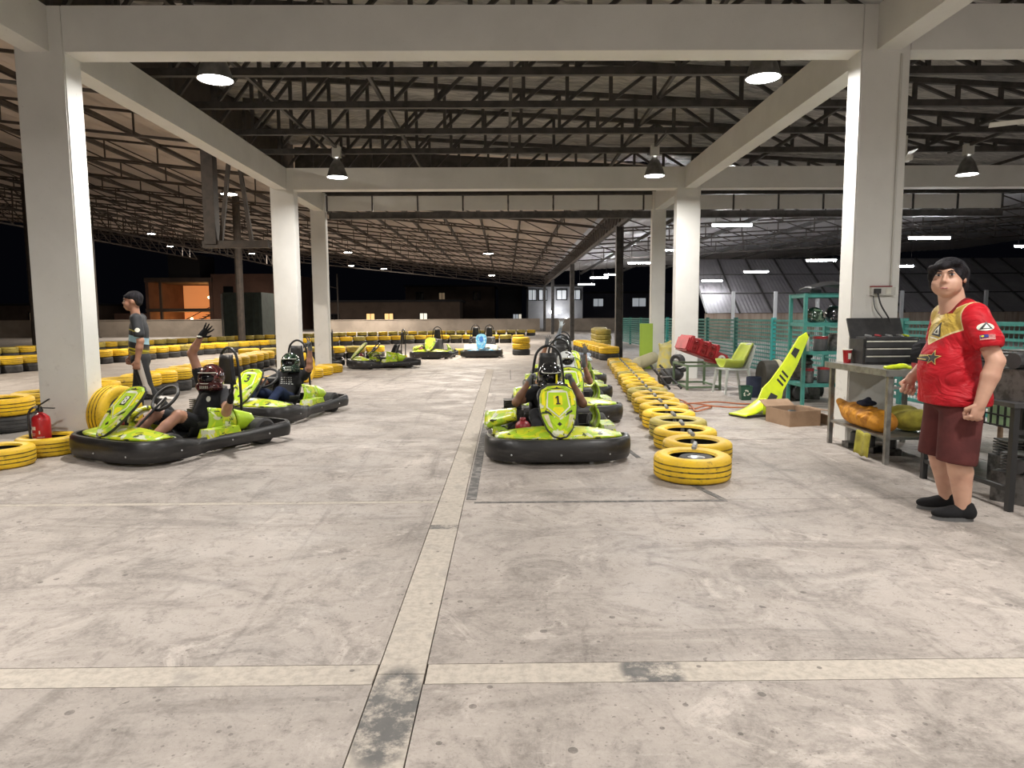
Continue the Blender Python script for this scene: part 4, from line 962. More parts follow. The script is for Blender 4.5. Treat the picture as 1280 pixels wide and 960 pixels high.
def head_parts(t, c, yaw, skin, hairprims, h=.006, q=1.0):
    """face and hair on head centre c; children of t"""
    R = Matrix.Rotation(yaw, 3, 'Z'); c = Vector(c); g = lambda x, y, z: c+R @ Vector((x*q, y*q, z*q))
    P = [ell(g(0, .005, .015), (.080*q, .097*q, .094*q), 0, R), ell(g(0, -.035, -.045), (.077*q, .066*q, .066*q), 0, R), ell(g(0, -.055, -.085), (.036*q, .034*q, .026*q), 0, R), cap(g(0, -.092, .016), g(0, -.112, -.020), .007, .0125), ell(g(-.012, -.098, -.026), (.010, .011, .008), 0, R), ell(g(.012, -.098, -.026), (.010, .011, .008), 0, R),
         ell(g(-.044, -.062, -.03), (.03, .022, .03), 0, R), ell(g(.044, -.062, -.03), (.03, .022, .03), 0, R), cap(g(-.03, -.088, .035), g(.03, -.088, .035), .011), ell(g(.083, .01, -.005), (.010, .022, .032), 0, R), ell(g(-.083, .01, -.005), (.010, .022, .032), 0, R)]
    P += [cap(g(-.018, -.094, -.057), g(.018, -.094, -.057), .0065), cap(g(-.015, -.092, -.067), g(.015, -.092, -.067), .0075)]
    def feats():
        for s in (-1, 1):
            MB().ball((0, 0, 0), 1, 12, 8, (.0165, .007, .0062)).obj('eye', m_white_eye, t, loc=g(s*.033, -.0905, .014)).rotation_euler.z = yaw
            MB().ball((0, 0, 0), 1, 10, 8, (.0072, .005, .0066)).obj('iris', m_hair, t, loc=g(s*.033+.002, -.0955, .0135)).rotation_euler.z = yaw
            MB().tube([g(s*.014, -.099, .031), g(s*.032, -.1, .037), g(s*.052, -.088, .032)], [.003, .0045, .002], 6).obj('eyebrow', m_hair, t)
            MB().tube([g(s*.016, -.0945, .020), g(s*.033, -.0985, .023), g(s*.05, -.088, .018)], [.0016, .0026, .0016], 6).obj('eyelid', m_hair, t)
        MB().tube([g(-.027, -.0915, -.063), g(-.012, -.102, -.0615), g(0, -.1055, -.0605), g(.012, -.102, -.0615), g(.027, -.0915, -.063)], [.003, .005, .0058, .005, .003], 6).obj('mouth', m_lip, t)
    return P, feats, g, R
m_white_eye = pbr('eye white', (.55, .5, .47), None, 3, .3); m_lip = pbr('lips', (.36, .13, .11), None, 3, .5)
random.seed(5); sq = []
for r_ in range(4):
    for c_ in range(6):
        u0, v0 = -.09+.03*c_+random.uniform(-.003, .003), -.05+.028*r_; sq.append(([(u0, v0), (u0+random.uniform(.012, .024), v0+random.uniform(-.004, .004)), (u0+random.uniform(.010, .022), v0+random.uniform(.008, .018)), (u0+.002, v0+random.uniform(.006, .016))], m_pt, 'shirt_print'))
decal([o for o in d3.children if o.name.startswith('body')][0], sq, (x3*.8, .22, .47), (1, 0, 0), (0, .25, 1), (0, -1, .25), d3, .01, .002)
# --- man in red
mr = thing('person', 'man in red and gold jersey, maroon shorts and black trainers standing by the workbench', 'person', (2.99, 4.47, 0), math.radians(-97))
HP, feats, g, R = head_parts(mr, (.01, -.085, 1.592), math.radians(54), m_skin, None, .006, 1.12)
def leg(s, hip, kn, an, r=(.088, .075, .062, .072, .043)):
    kn, an = Vector(kn), Vector(an); return [cap(hip, kn, r[0], r[1]), ell(kn, (r[1],)*3), cap(kn, kn+(an-kn)*.35+Vector((0, .018, 0)), r[2], r[3]), cap(kn+(an-kn)*.35+Vector((0, .018, 0)), an, r[3], r[4]), cap(an, an+Vector((0, -.02, -.05)), r[4], .04)]
LH, LK, LA = (.095, .0, .78), (.135, -.045, .46), (.125, .03, .09); RH, RK, RA = (-.095, .0, .78), (-.125, -.04, .46), (-.12, .05, .09)
B = HP + [cap((0, -.03, 1.34), (0, -.06, 1.50), .08, .074), cap((-.1, .0, 1.37), (.1, .0, 1.37), .05), ell((0, .0, 1.2), (.17, .11, .2)), ell((0, -.01, .92), (.17, .12, .2))]
B += leg(1, LH, LK, LA) + leg(-1, RH, RK, RA)
LE, LW = V3((.305, .075, 1.065)), V3((.305, .0, .80)); RE, RW = V3((-.30, .03, 1.08)), V3((-.27, -.16, .90))
B += arm((.195, .005, 1.325), LE, LW, 0.2, (0, 0), (.054, .050, .050, .034), 0) + arm((-.195, .005, 1.325), RE, RW, .2, (0, 0), (.054, .050, .050, .034), 0)
B += hand(LW, (-.05, -.22, -1), (-1, -.2, 0), -1, 'fist', 0, 1.08) + hand(RW, (.1, -.35, -1), (1, -.2, 0), 1, 'fist', 0, 1.05)
sdf_obj('body', B, [m_skin], mr, .0055, .011); feats()
hp = [ell(g(0, .022, .030), (.107, .122, .104), 0, R), cap(g(-.08, .0, .02), g(-.078, .035, -.055), .028, .024), cap(g(.080, .015, .03), g(.075, .04, -.065), .026, .024), ell(g(0, .07, -.03), (.085, .056, .085), 0, R),
      cap(g(-.075, -.062, .055), g(-.01, -.092, .068), .022, .020), cap(g(-.01, -.092, .068), g(.055, -.072, .085), .020, .018), cap(g(.06, -.06, .08), g(.084, -.02, .04), .018, .018), cap(g(-.078, -.05, .05), g(-.088, -.02, .0), .018, .014), cut(g(.01, -.125, -.02), (.082, .06, .072), R)]
sdf_obj('hair', hp, m_hair, mr, .006, .02)
def redshirt():
    M = Mat('red jersey with gold yoke'); x, y, z = M.xyz(); ax = x.abs(); red = M.mix(M.noise(3, 3).ss(.35, .65), (.52, .008, .018), (.40, .006, .014)); gold = M.mix(M.noise(9, 3).ss(.35, .65), (.62, .43, .08), (.50, .34, .06)); gold = M.mix(ax.ss(.05, .0)*.5, gold, (.66, .58, .36))
    lo = ax*.52 + 1.165; hi = ax*.42 + 1.345
    m = z.gt(lo)*z.lt(hi)*ax.lt(.185)*y.lt(.02); edge = z.gt(lo-.012)*z.lt(hi+.010)*ax.lt(.195)*y.lt(.025)
    col = M.mix(edge, red, (.70, .58, .30)); col = M.mix(m, col, gold)
    rim = ((x*x)+(y+.045)*(y+.045)).op('SQRT').lt(.105)*z.gt(1.36); col = M.mix(rim, col, (.20, .004, .01))
    return M.done(col, .6, 0, M.noise(4.5, 3, .45, dist=1.6, scale=(1, 1, 1.5)), .9, .045, .3)
SH = [ell((0, -.045, .98), (.215, .175, .27)), ell((0, -.015, 1.20), (.205, .140, .21)), cap((-.15, .005, 1.33), (.15, .005, 1.33), .085, .085), cap((-.05, .01, 1.385), (-.15, .005, 1.345), .075, .08), cap((.05, .01, 1.385), (.15, .005, 1.345), .075, .08), cap((.18, .0, 1.345), (.285, .035, 1.19), .080, .084), cap((-.18, .0, 1.345), (-.275, .02, 1.19), .080, .084), cap((-.055, .0, .80), (.055, .0, .80), .19, .19),
      plane((0, 0, .765), (0, 0, -1)), cut((0, -.075, 1.475), (.085, .088, .085))]
for s in (1, -1): SH.append(cut((s*.325, .045, 1.115), (.09, .09, .05)))
sh = sdf_obj('jersey', SH, redshirt(), mr, .0075, .03)
m_short = cloth('maroon cotton', (.105, .030, .028), (.075, .022, .021))
SP = [ell((0, .005, .80), (.185, .15, .12)), cap((.10, .0, .76), (.135, -.03, .42), .125, .118), cap((-.10, .0, .76), (-.125, -.025, .42), .125, .118), plane((0, 0, .385), (0, -.12, -1)), plane((0, 0, .82), (0, 0, 1))]
sdf_obj('shorts', SP, m_short, mr, .008, .025)
m_sole = pbr('dark grey sole', (.10, .10, .10), None, 5, .7)
def shoe(t, an, yaw, upper=m_shoe, sole=m_sole, k=1.0):
    R = Matrix.Rotation(yaw, 3, 'Z'); a = Vector((an[0], an[1], 0)); g = lambda x, y, z: a+R @ Vector((x, y, z))*k
    P = [cap(g(0, .03, .055), g(0, -.05, .055), .045, .045), ell(g(0, -.095, .042), (.052*k, .092*k, .040*k), 0, R), cap(g(0, .03, .06), g(0, .015, .105), .045, .047), plane(g(0, 0, .02), (0, 0, -1)), cut(g(0, .015, .135), (.038, .045, .03))]
    o = sdf_obj('shoe', P, upper, t, .008, .03)
    sd = [(math.cos(u)*(.046 if math.sin(u) > 0 else .050), -.058+math.sin(u)*.125) for u in [2*PI*i/24 for i in range(24)]]
    M = Matrix.Translation(a) @ Matrix.Rotation(yaw, 4, 'Z') @ Matrix.Diagonal((k, k, k, 1)); MB().prism(sd, M, .026, .97).obj('sole', sole, o)
    for i in range(4): y = -.035-.022*i; MB().tube([g(-.02, y, .088-.011*i), g(0, y-.004, .097-.012*i), g(.02, y, .088-.011*i)], .0035, 5).obj('lace', m_sole, o)
shoe(mr, LA, math.radians(-8)); shoe(mr, RA, math.radians(-12))
tri = [(-.052, -.04), (.045, -.045), (.028, .06)]
decal(sh, [([(k*1.0, v) for k, v in tri], m_print, 'chest_emblem'), ([(-.03, -.027), (.03, -.03), (.02, .03)], m_whp, 'chest_emblem'), ([(-.012, -.022), (.02, -.024), (.012, .005)], m_print, 'chest_emblem'), ([(-.055, -.052), (.035, -.058), (.035, -.064), (-.055, -.058)], m_whp, 'chest_emblem')], (.035, -.15, 1.255), (1, -.15, 0), (0, 0, 1), (.15, -1, .25), mr)
star = [(.045*math.cos(PI/2+i*PI/5)*(1 if i % 2 == 0 else .42), .045*math.sin(PI/2+i*PI/5)*(1 if i % 2 == 0 else .42)) for i in range(10)]
m_gold = pbr('gold print', (.60, .44, .12), None, 3, .5)
dk = [([(-.10, .012), (.05, .018), (.06, .004), (.05, -.03), (-.10, -.026)], m_print, 'chest_print'), ([(x*1.25+.065, y*1.25) for x, y in star], m_gold, 'chest_print'), ([(x*1.0+.065, y*1.0) for x, y in star], m_print, 'chest_print')]
for i in range(7): dk.append(([(-.094+.019*i, -.006+.002*i), (-.080+.019*i, -.006+.002*i), (-.078+.019*i, .010+.001*i), (-.092+.019*i, .010+.001*i)], m_gold, 'chest_print'))
dk.append(([(-.092, -.020), (.03, -.020), (.03, -.013), (-.092, -.013)], m_gold, 'chest_print'))
decal(sh, dk, (.03, -.2, 1.075), (1, -.1, 0), (0, 0, 1), (.12, -1, .1), mr)
m_fblue = pbr('flag blue', (.03, .04, .22), None, 3, .5); m_fred = pbr('flag red', (.55, .05, .06), None, 3, .5)
fl = [([(-.036, -.02), (.036, -.02), (.036, .02), (-.036, .02)], m_whp, 'sleeve_flag')]
for i in range(4): z0 = -.020+.0114*i; fl.append(([(-.036, z0), (.036, z0), (.036, z0+.0057), (-.036, z0+.0057)], m_fred, 'sleeve_flag'))
fl += [([(-.036, -.003), (.0, -.003), (.0, .02), (-.036, .02)], m_fblue, 'sleeve_flag'), ([(-.027+.007*math.cos(a), .0085+.007*math.sin(a)) for a in [i*PI/4 for i in range(8)]], m_yelp, 'sleeve_flag')]
decal(sh, fl, (.32, .0, 1.205), (.15, 1, 0), (.28, -.05, 1), (1, -.15, .3), mr, .005)
decal(sh, [([(.045*math.cos(a), -.006+.034*math.sin(a)) for a in [i*PI/6 for i in range(12)]], m_whp, 'sleeve_badge'), ([(-.036, -.026), (.034, -.026), (.004, .038)], m_print, 'sleeve_badge'), ([(-.016, -.018), (.018, -.018), (.004, .016)], m_whp, 'sleeve_badge')], (.30, .0, 1.275), (.15, 1, 0), (.35, -.05, 1), (1, -.15, .35), mr, .005)
# --- walking man
wm = thing('person', 'man in black, pale blue and yellow shirt walking behind the karts', 'person', (-4.62, 8.62, 0), math.radians(-72))
HP, feats, g, R = head_parts(wm, (0, -.05, 1.575), math.radians(-6), m_skin2, None)
B = HP + [cap((0, -.02, 1.32), (0, -.035, 1.50), .055, .052), ell((0, .0, 1.2), (.15, .09, .2))]
sl2 = [(.165, .0, 1.33), (.225, .05, 1.09), (.215, .0, .84)], [(-.165, .0, 1.33), (-.22, -.03, 1.09), (-.20, -.14, .88)]
for (a, e, w_), s in zip(sl2, (1, -1)): B += arm(a, e, w_, .2, (0, 0), (.042, .041, .040, .029), 0) + hand(w_, (0, -.15, -1), (-s, -.2, 0), -s, 'fist', 0)
sdf_obj('body', B, [m_skin2], wm, .009, .016); feats()
sdf_obj('hair', [ell(g(0, .02, .05), (.088, .102, .085), 0, R), cap(g(-.05, -.072, .062), g(.05, -.072, .062), .018), ell(g(0, .06, .0), (.072, .05, .06), 0, R), cut(g(0, -.125, -.01), (.08, .05, .055), R)], m_hair, wm, .008, .02)
def wshirt():
    M = Mat('black blue yellow sports shirt'); x, y, z = M.xyz(); n = M.noise(7, 3, dist=1); col = M.mix(z.ss(1.02, .84), (.02, .021, .024), (.60, .46, .03))
    st = (z + y*.35 + n*.05).op('FRACT'); zz = z + y*.25
    col = M.mix(zz.gt(1.06)*zz.lt(1.14), col, (.30, .48, .56)); col = M.mix(zz.gt(.965)*zz.lt(.985), col, (.58, .48, .03)); col = M.mix(zz.gt(1.20)*zz.lt(1.215)*y.lt(0), col, (.40, .36, .05)); col = M.mix(zz.gt(.925)*zz.lt(.94), col, (.58, .48, .03))
    return M.done(col, .7, 0, M.noise(8, 3), .3, .02)
W_ = [ell((0, -.01, 1.02), (.165, .115, .25)), ell((0, .0, 1.2), (.175, .11, .2)), cap((-.13, .0, 1.36), (.13, .0, 1.36), .062), cap((.16, .0, 1.36), (.215, .035, 1.17), .066, .066), cap((-.16, .0, 1.36), (-.212, -.015, 1.17), .066, .066), plane((0, 0, .84), (0, 0, -1)), cut((0, -.04, 1.45), (.07, .075, .06))]
ws = sdf_obj('shirt', W_, wshirt(), wm, .009, .03)
def wtr():
    M = Mat('black track trousers with pale stripe'); x, y, z = M.xyz(); return M.done(M.mix(x.gt(.178), (.012, .012, .013), (.42, .38, .34)), .8, 0, M.noise(9, 3), .3, .02)
T_ = [ell((0, .0, .86), (.16, .115, .12)), cap((.09, .0, .84), (.115, .08, .48), .095, .07), cap((.115, .08, .48), (.11, .36, .13), .068, .05), cap((-.09, .0, .84), (-.10, -.06, .48), .095, .07), cap((-.10, -.06, .48), (-.10, -.08, .09), .066, .05)]
sdf_obj('trousers', T_, wtr(), wm, .010, .03); shoe(wm, (-.10, -.08, 0), 0); shoe(wm, (.11, .37, 0), 0)
decal(ws, [([(.03*math.cos(a), .03*math.sin(a)) for a in [i*PI/6 for i in range(12)]], m_whp, 'sleeve_badge')], (.26, .03, 1.22), (0, 1, 0), (.2, 0, 1), (1, 0, .2), wm)
# ---------------------------------------------------------------- workshop side
m_teal = pbr('teal painted steel', (.045, .22, .19), (.035, .16, .14), 6, .5); m_teal2 = pbr('bright teal post paint', (.05, .42, .40), None, 6, .5); m_sts = pbr('worn stainless steel', (.36, .35, .33), (.24, .23, .215), 9, .38, .75)
m_card = pbr('brown cardboard', (.36, .24, .155), (.29, .19, .12), 5, .9); m_grn = pbr('dark green plastic', (.02, .085, .05), (.015, .06, .036), 5, .5); m_chair = pbr('grey white plastic', (.50, .52, .48), (.42, .43, .40), 4, .5)
m_oran = pbr('orange woven sack', (.62, .27, .015), (.42, .16, .01), 9, .7, 0, .9, 14, lo=.45, hi=.6); m_yg = pbr('olive yellow cloth', (.36, .32, .04), (.24, .21, .03), 8, .85, 0, .8, 14); m_navy = cloth('navy cloth', (.03, .035, .06)); m_wrap = pbr('yellow plastic wrap', (.62, .52, .12), (.50, .47, .26), 7, .35, 0, .8, 9); m_kraft = pbr('cream cloth roll', (.52, .48, .32), (.44, .40, .26), 4, .8, 0, .4, 9)
m_dgrey = pbr('dark grey plastic', (.05, .05, .052), (.035, .035, .036), 6, .4); m_oli = pbr('dark olive drum', (.06, .055, .045), (.04, .037, .03), 8, .6); m_gsteel = pbr('green grey tube paint', (.16, .24, .14), (.12, .18, .10), 8, .5); m_hose = pbr('orange rubber hose', (.46, .15, .06), (.36, .11, .05), 8, .5); m_pgreen = pbr('pale green board', (.40, .62, .34), (.50, .70, .42), 3, .6); m_lboard = pbr('lime board', (.36, .52, .06), (.33, .48, .06), 2, .5)
# teal fence along the workshop side
fx = 6.0; f0 = 5.2
for pi in range(12):
    y0 = f0+2.5*pi; lab = 'teal slatted fence panel, %s counting back from the man in red' % OR[pi]
    t = thing('fence_panel', lab, 'fence', (fx, y0, 0), group='teal fence panels')
    MB().box((0, 1.25, 1.235), (.05, 2.42, .05)).obj('top_rail', m_teal, t); MB().box((0, 1.25, .10), (.05, 2.42, .05)).obj('bottom_rail', m_teal, t); MB().box((0, 0, .65), (.09, .09, 1.3)).obj('post', m_teal2 if pi in (4, 8) else m_teal, t)
    for k in range(11): MB().box((-.012, 1.25, .20+.094*k), (.022, 2.40, .034)).obj('slat', m_teal, t)
    b = MB()
    for k in range(30): b.box((.012, .05+.08*k, .66), (.006, .010, 1.12))
    b.obj('wires', m_teal, t)['kind'] = 'stuff'
# steel workbench
wb = thing('workbench', 'stainless steel workbench with a lower shelf', 'table', (0, 0, 0))
MB().box((3.83, 6.565, .842), (.88, 1.17, .035)).obj('worktop', m_sts, wb); MB().box((3.83, 5.985, .835), (.88, .012, .06)).obj('front_apron', m_sts, wb); MB().box((3.385, 6.565, .835), (.012, 1.17, .06)).obj('side_apron', m_sts, wb)
for x in (3.44, 4.22):
    for y in (6.03, 7.10): MB().box((x, y, .415), (.04, .04, .83)).obj('leg', m_sts, wb)
MB().box((3.83, 6.565, .24), (.80, 1.09, .025)).obj('lower_shelf', m_sts, wb)
b = MB(); b.box((3.44, 6.565, .60), (.02, 1.05, .03)); 
MB().box((3.83, 6.03, .70), (.76, .025, .025)).obj('cross_bar', m_sts, wb)
ZT_ = .8605
t = thing('paper_cup', 'red and white paper cup on the steel workbench', 'cup', (3.53, 6.98, ZT_)); MB().lathe([(0, 0), (.034, 0), (.045, .135), (.047, .138), (.044, .138), (.033, .006), (0, .006)], 20).obj('cup_wall', m_red, t, smooth=40); MB().lathe([(.0455, .132), (.049, .135), (.048, .142), (.044, .138)], 20, None, True).obj('rim', m_whp, t)
MB().prism([(-.012, .03), (.012, .03), (.016, .09), (-.016, .09)], frame((0, -.0425, .012), (1, 0, 0), (0, -.08, 1)), .0025).obj('print', m_whp, t)
tb = thing('toolbox', 'black toolbox with three drawers and its lid open', 'toolbox', (3.86, 6.90, ZT_)); MB().box((0, 0, .125), (.56, .26, .25)).obj('case', m_blackp, tb)
for k in range(3):
    d = MB().box((0, -.135, .05+.075*k), (.52, .012, .062)).obj('drawer', m_dgrey, tb); MB().box((0, -.146, .078+.075*k), (.50, .012, .012)).obj('drawer_pull', m_whp, d)
MB().surf(lambda u, v: (-.28+.56*u, .12+.10*v, .25+.21*v), 2, 2, .02).obj('lid', m_blackp, tb); MB().box((0, -.02, .262), (.5, .2, .02)).obj('tray', m_dgrey, tb)
for k, (x, l, m) in enumerate(((-.18, .16, m_zinc), (-.08, .12, m_redp), (.03, .15, m_zinc), (.14, .13, m_zinc), (.2, .1, m_acid))): MB().tube([(x, -.08, .28), (x+.02, .06, .285)], .011, 6).obj('tool', m, tb)
b = MB(); b.surf(lambda u, v: (-.12+.24*u, -.05+.04*math.sin(PI*u)*math.sin(PI*v), .0+.22*v), 6, 6, .10); b.obj('tool_bag', m_cblack, loc=(4.06, 6.46, ZT_+.002), label='black fabric tool bag in front of the toolbox', cat='bag')
sdf_obj('work_gloves', [ell((0, 0, .022), (.07, .045, .022)), cap((-.06, .0, .02), (-.10, .02, .015), .015), cap((-.05, -.02, .02), (-.10, -.015, .015), .015), ell((.05, .01, .03), (.05, .04, .022)), cap((.08, .0, .02), (.11, -.02, .015), .016)], m_acid, None, .007, .015, loc=(3.56, 6.13, ZT_), label='lime work gloves dropped on the workbench edge', cat='gloves')
t = thing('parts_tray', 'small red tray of bits on the workbench', 'tray', (3.80, 6.12, ZT_)); MB().box((0, 0, .012), (.16, .11, .024)).obj('tray_base', m_redp, t)
for sx in (-1, 1): MB().box((sx*.08, 0, .03), (.008, .11, .05)).obj('tray_side', m_redp, t)
for k in range(6): MB().ball((-.05+.02*k, .02*math.sin(k*2), .036), .013, 8, 6).obj('bit', m_zinc, t)
for i, (x, y, z0) in enumerate(((4.15, 6.2, ZT_), (4.0, 6.22, ZT_))): MB().lathe([(0, 0), (.035, 0), (.035, .10), (.02, .12), (.012, .15), (0, .15)], 14, Matrix.Translation((x, y, z0))).obj('spray_can', (m_dgrey, m_navy)[i], smooth=40, label=('dark spray can near the end of the workbench', 'navy spray can beside the red parts tray')[i], cat='can', group='cans on the workbench')
# on and under the lower shelf
SZ = .2535
random.seed(11)
SK = [ell((0, 0, .10), (.115, .38, .105)), ell((.0, .2, .115), (.115, .24, .115)), ell((.01, -.22, .10), (.12, .2, .11)), cap((-.03, .36, .15), (-.03, .50, .20), .065, .035), plane((0, 0, .004), (0, 0, -1))]
for q in range(46):                                   # folds lying in the sack's skin
    y, a = random.uniform(-.36, .36), random.uniform(.1, 2.9); w = math.sqrt(max(.05, 1-(y/.42)**2)); c = Vector((-math.cos(a)*.115*w, y, .10+math.sin(a)*.105*w)); SK.append(cap(c, c+Vector((random.uniform(-.03, .03), random.uniform(-.11, .11), random.uniform(-.03, .03))), .017, .010))
sdf_obj('orange_sack', SK, m_oran, None, .009, .018, loc=(3.53, 6.54, SZ), label='crumpled orange sack stretched along the lower workbench shelf', cat='sack')
sdf_obj('olive_bundle', [ell((0, 0, .10), (.15, .19, .10)), ell((.02, .14, .17), (.14, .10, .06)), ell((.03, -.12, .16), (.12, .11, .06)), plane((0, 0, .004), (0, 0, -1))], m_yg, None, .012, .04, loc=(3.83, 6.35, SZ), label='olive yellow cloth bundle behind the orange sack', cat='bundle')
sdf_obj('navy_cloth', [ell((0, 0, .03), (.09, .10, .03)), cap((-.05, -.05, .03), (.06, .08, .05), .03), plane((0, 0, .002), (0, 0, -1))], m_navy, None, .009, .02, loc=(3.56, 6.62, SZ+.205), label='folded navy cloth lying on the orange sack', cat='cloth')
b = MB(); b.surf(lambda u, v: (3.36-.01*math.sin(u*7)-.02*v, 6.16+.24*u, .255-.22*v+.01*math.sin(u*9)), 8, 6, .008); b.obj('rag', m_yg, smooth=True, label='olive rag hanging from the lower workbench shelf', cat='rag')
for i, (x, y, s) in enumerate(((3.58, 6.85, .09), (3.62, 6.62, .08), (3.75, 6.5, .1))):
    t = thing('hydraulic_jack', 'dark greasy jack body pushed under the workbench, %s from the column' % OR[i], 'jack', (x, y, 0), i*.7, 'jacks under the workbench'); MB().box((0, 0, .03), (.2, .13, .06)).obj('jack_base', m_eng, t); MB().lathe([(0, .06), (s*.5, .06), (s*.5, .15), (s*.3, .17), (0, .17)], 12).obj('ram', m_dgrey, t); MB().tube([(.04, 0, .09), (.16, .0, .15)], .012, 6).obj('lever', m_zinc, t)
t = thing('bucket', 'dark green bucket under the end of the workbench', 'bucket', (3.85, 5.70, .001)); MB().lathe([(0, 0), (.13, 0), (.165, .30), (.172, .305), (.16, .305), (.125, .012), (0, .012)], 26).obj('bucket_wall', m_grn, t, smooth=40); MB().tube([(.168*math.cos(a), .02, .30-.10*math.sin(a)*.5) for a in [PI*k/12 for k in range(13)]], .005, 5).obj('handle', m_zinc, t)
sdf_obj('brown_rag', [ell((0, 0, 0), (.08, .07, .05)), ell((.04, .03, .03), (.06, .05, .05))], m_yg, None, .01, .03, loc=(3.85, 5.70, .315), label='crumpled ochre rag stuffed in the dark green bucket', cat='rag')
# cardboard box with black parts
t = thing('cardboard_box', 'open brown cardboard box on the floor holding black parts', 'box', (3.60, 8.42, .001), math.radians(12)); w_, d_, h_ = .42, .5, .19
for sx in (-1, 1): MB().box((sx*w_/2, 0, h_/2), (.008, d_, h_)).obj('side_wall', m_card, t)
for sy in (-1, 1): MB().box((0, sy*d_/2, h_/2), (w_, .008, h_)).obj('end_wall', m_card, t)
MB().box((0, 0, .006), (w_, d_, .01)).obj('bottom', m_card, t); MB().surf(lambda u, v: (-w_/2+w_*u, d_/2+.02+.14*v, h_+.07*v), 2, 2, .008).obj('flap', m_card, t); MB().surf(lambda u, v: (w_/2+.01+.15*v, -d_/2+d_*u, h_-.02*v), 2, 2, .008).obj('flap', m_card, t)
sdf_obj('rubber_parts', [ell((-.04, .02, .08), (.13, .12, .05)), cap((-.1, -.12, .07), (.1, -.08, .12), .04), ell((.06, .1, .11), (.07, .08, .05)), plane((0, 0, .014), (0, 0, -1))], m_blackp, None, .01, .02, loc=(3.60, 8.42, 0), rz=math.radians(12), label='heap of black rubber parts inside the cardboard box', cat='parts')
MB().box((3.98, 8.25, .06), (.03, .9, .12)).obj('timber_plank', m_card, label='short brown plank on edge between box and workbench', cat='plank')
sdf_obj('white_rag', [ell((0, 0, .05), (.09, .12, .05)), ell((.03, .08, .08), (.06, .06, .05)), plane((0, 0, .002), (0, 0, -1))], m_whp, None, .012, .03, loc=(3.86, 8.75, 0), label='crumpled white rag on the floor behind the cardboard box', cat='rag')
# teal shelf rack
rk = thing('shelf_rack', 'teal steel shelf rack crammed with parts beside the column', 'rack', (4.30, 9.75, 0)); RW_, RD_ = 1.0, .5; RZ = (.36, .83, 1.24, 1.65)
for x in (0, RW_):
    for y in (0, RD_): MB().box((x, y, .83), (.045, .045, 1.66)).obj('upright', m_teal, rk)
for z in RZ[:3]: s_ = MB().box((RW_/2, RD_/2, z-.01), (RW_-.05, RD_-.05, .015)).obj('shelf_board', m_teal, rk)
for z in RZ:
    for y in (0, RD_): MB().box((RW_/2, y, z-.02), (RW_, .03, .05)).obj('shelf_rail', m_teal, rk)
    for x in (0, RW_): MB().box((x, RD_/2, z-.02), (.03, RD_, .05)).obj('shelf_rail', m_teal, rk)
MB().box((RW_/2, RD_/2, 1.655), (RW_+.03, RD_+.03, .015)).obj('shelf_board', m_teal, rk)
def pot(x, y, z, r, h, m, lab, cat, lid=None, grp='things on the teal rack'):
    o = MB().lathe([(0, 0), (r*.9, 0), (r, .01), (r, h*.95), (r*.93, h), (r*.88, h), (r*.88, h-.02), (0, h-.02)], 18, Matrix.Translation((x, y, z))).obj(cat.replace(' ', '_'), m, smooth=40, label=lab, cat=cat, group=grp)
    if lid: MB().lathe([(r*1.03, h-.03), (r*1.03, h+.006), (0, h+.008)], 18, Matrix.Translation((x, y, z))).obj('lid', lid, o)
x0, y0 = 4.30, 9.75
pot(x0+.13, y0+.16, RZ[0]+.001, .09, .21, m_eng, 'grey paint pot with a red rim on the lowest teal shelf', 'paint pot', m_redp); pot(x0+.38, y0+.15, RZ[0]+.001, .10, .23, m_dgrey, 'dark paint pot with a red lid beside the grey pot', 'paint pot', m_redp); pot(x0+.62, y0+.18, RZ[0]+.001, .09, .2, m_kraft, 'pale tub at the column end of the lowest teal shelf', 'tub')
pot(x0+.08, y0+.10, RZ[1]+.001, .035, .24, m_whp, 'white bottle standing on the middle teal shelf', 'bottle', m_dgrey); pot(x0+.30, y0+.14, RZ[1]+.001, .10, .21, m_dgrey, 'dark jar on the middle teal shelf', 'jar', m_redp); pot(x0+.52, y0+.18, RZ[1]+.001, .085, .24, m_eng, 'grey jar on the middle teal shelf', 'jar'); pot(x0+.70, y0+.2, RZ[1]+.001, .05, .30, m_zinc, 'tall metal can on the middle teal shelf', 'can')
def blob(name, P, m, loc, lab, cat, h=.012, k=.03, rz=0, grp='things on the teal rack'): return sdf_obj(name, P+[plane((0, 0, .001), (0, 0, -1))], m, None, h, k, loc=loc, rz=rz, label=lab, cat=cat, group=grp)
blob('helmet', [ell((0, 0, .11), (.12, .15, .12)), cap((-.06, -.13, .05), (.06, -.13, .05), .04)], m_hgrn, (x0+.22, y0+.2, RZ[2]+.001), 'dark green helmet on the upper teal shelf', 'helmet'); blob('helmet', [ell((0, 0, .12), (.13, .15, .13)), cap((-.06, -.13, .05), (.06, -.13, .05), .04)], m_hblk, (x0+.52, y0+.22, RZ[2]+.001), 'black helmet on the upper teal shelf', 'helmet')
blob('knee_pad', [ell((0, 0, .05), (.10, .12, .05)), ell((.12, .04, .06), (.09, .1, .06))], m_dgrey, (x0+.75, y0+.2, RZ[2]+.001), 'grey padding stuffed at the column end of the upper shelf', 'pad'); blob('oily_parts', [ell((0, 0, .06), (.12, .13, .06)), cap((-.05, .0, .1), (.1, .05, .15), .04)], m_eng, (x0+.15, y0+.3, RZ[0]+.235), 'oily parts piled over the paint pots', 'parts')
b = MB(); b.surf(lambda u, v: (.05+.75*u, .02+.44*v, .10+.16*math.sin(PI*(.15+.75*u))*(.7+.3*math.sin(PI*v))-.10*(1-u)*0), 12, 8, .02)
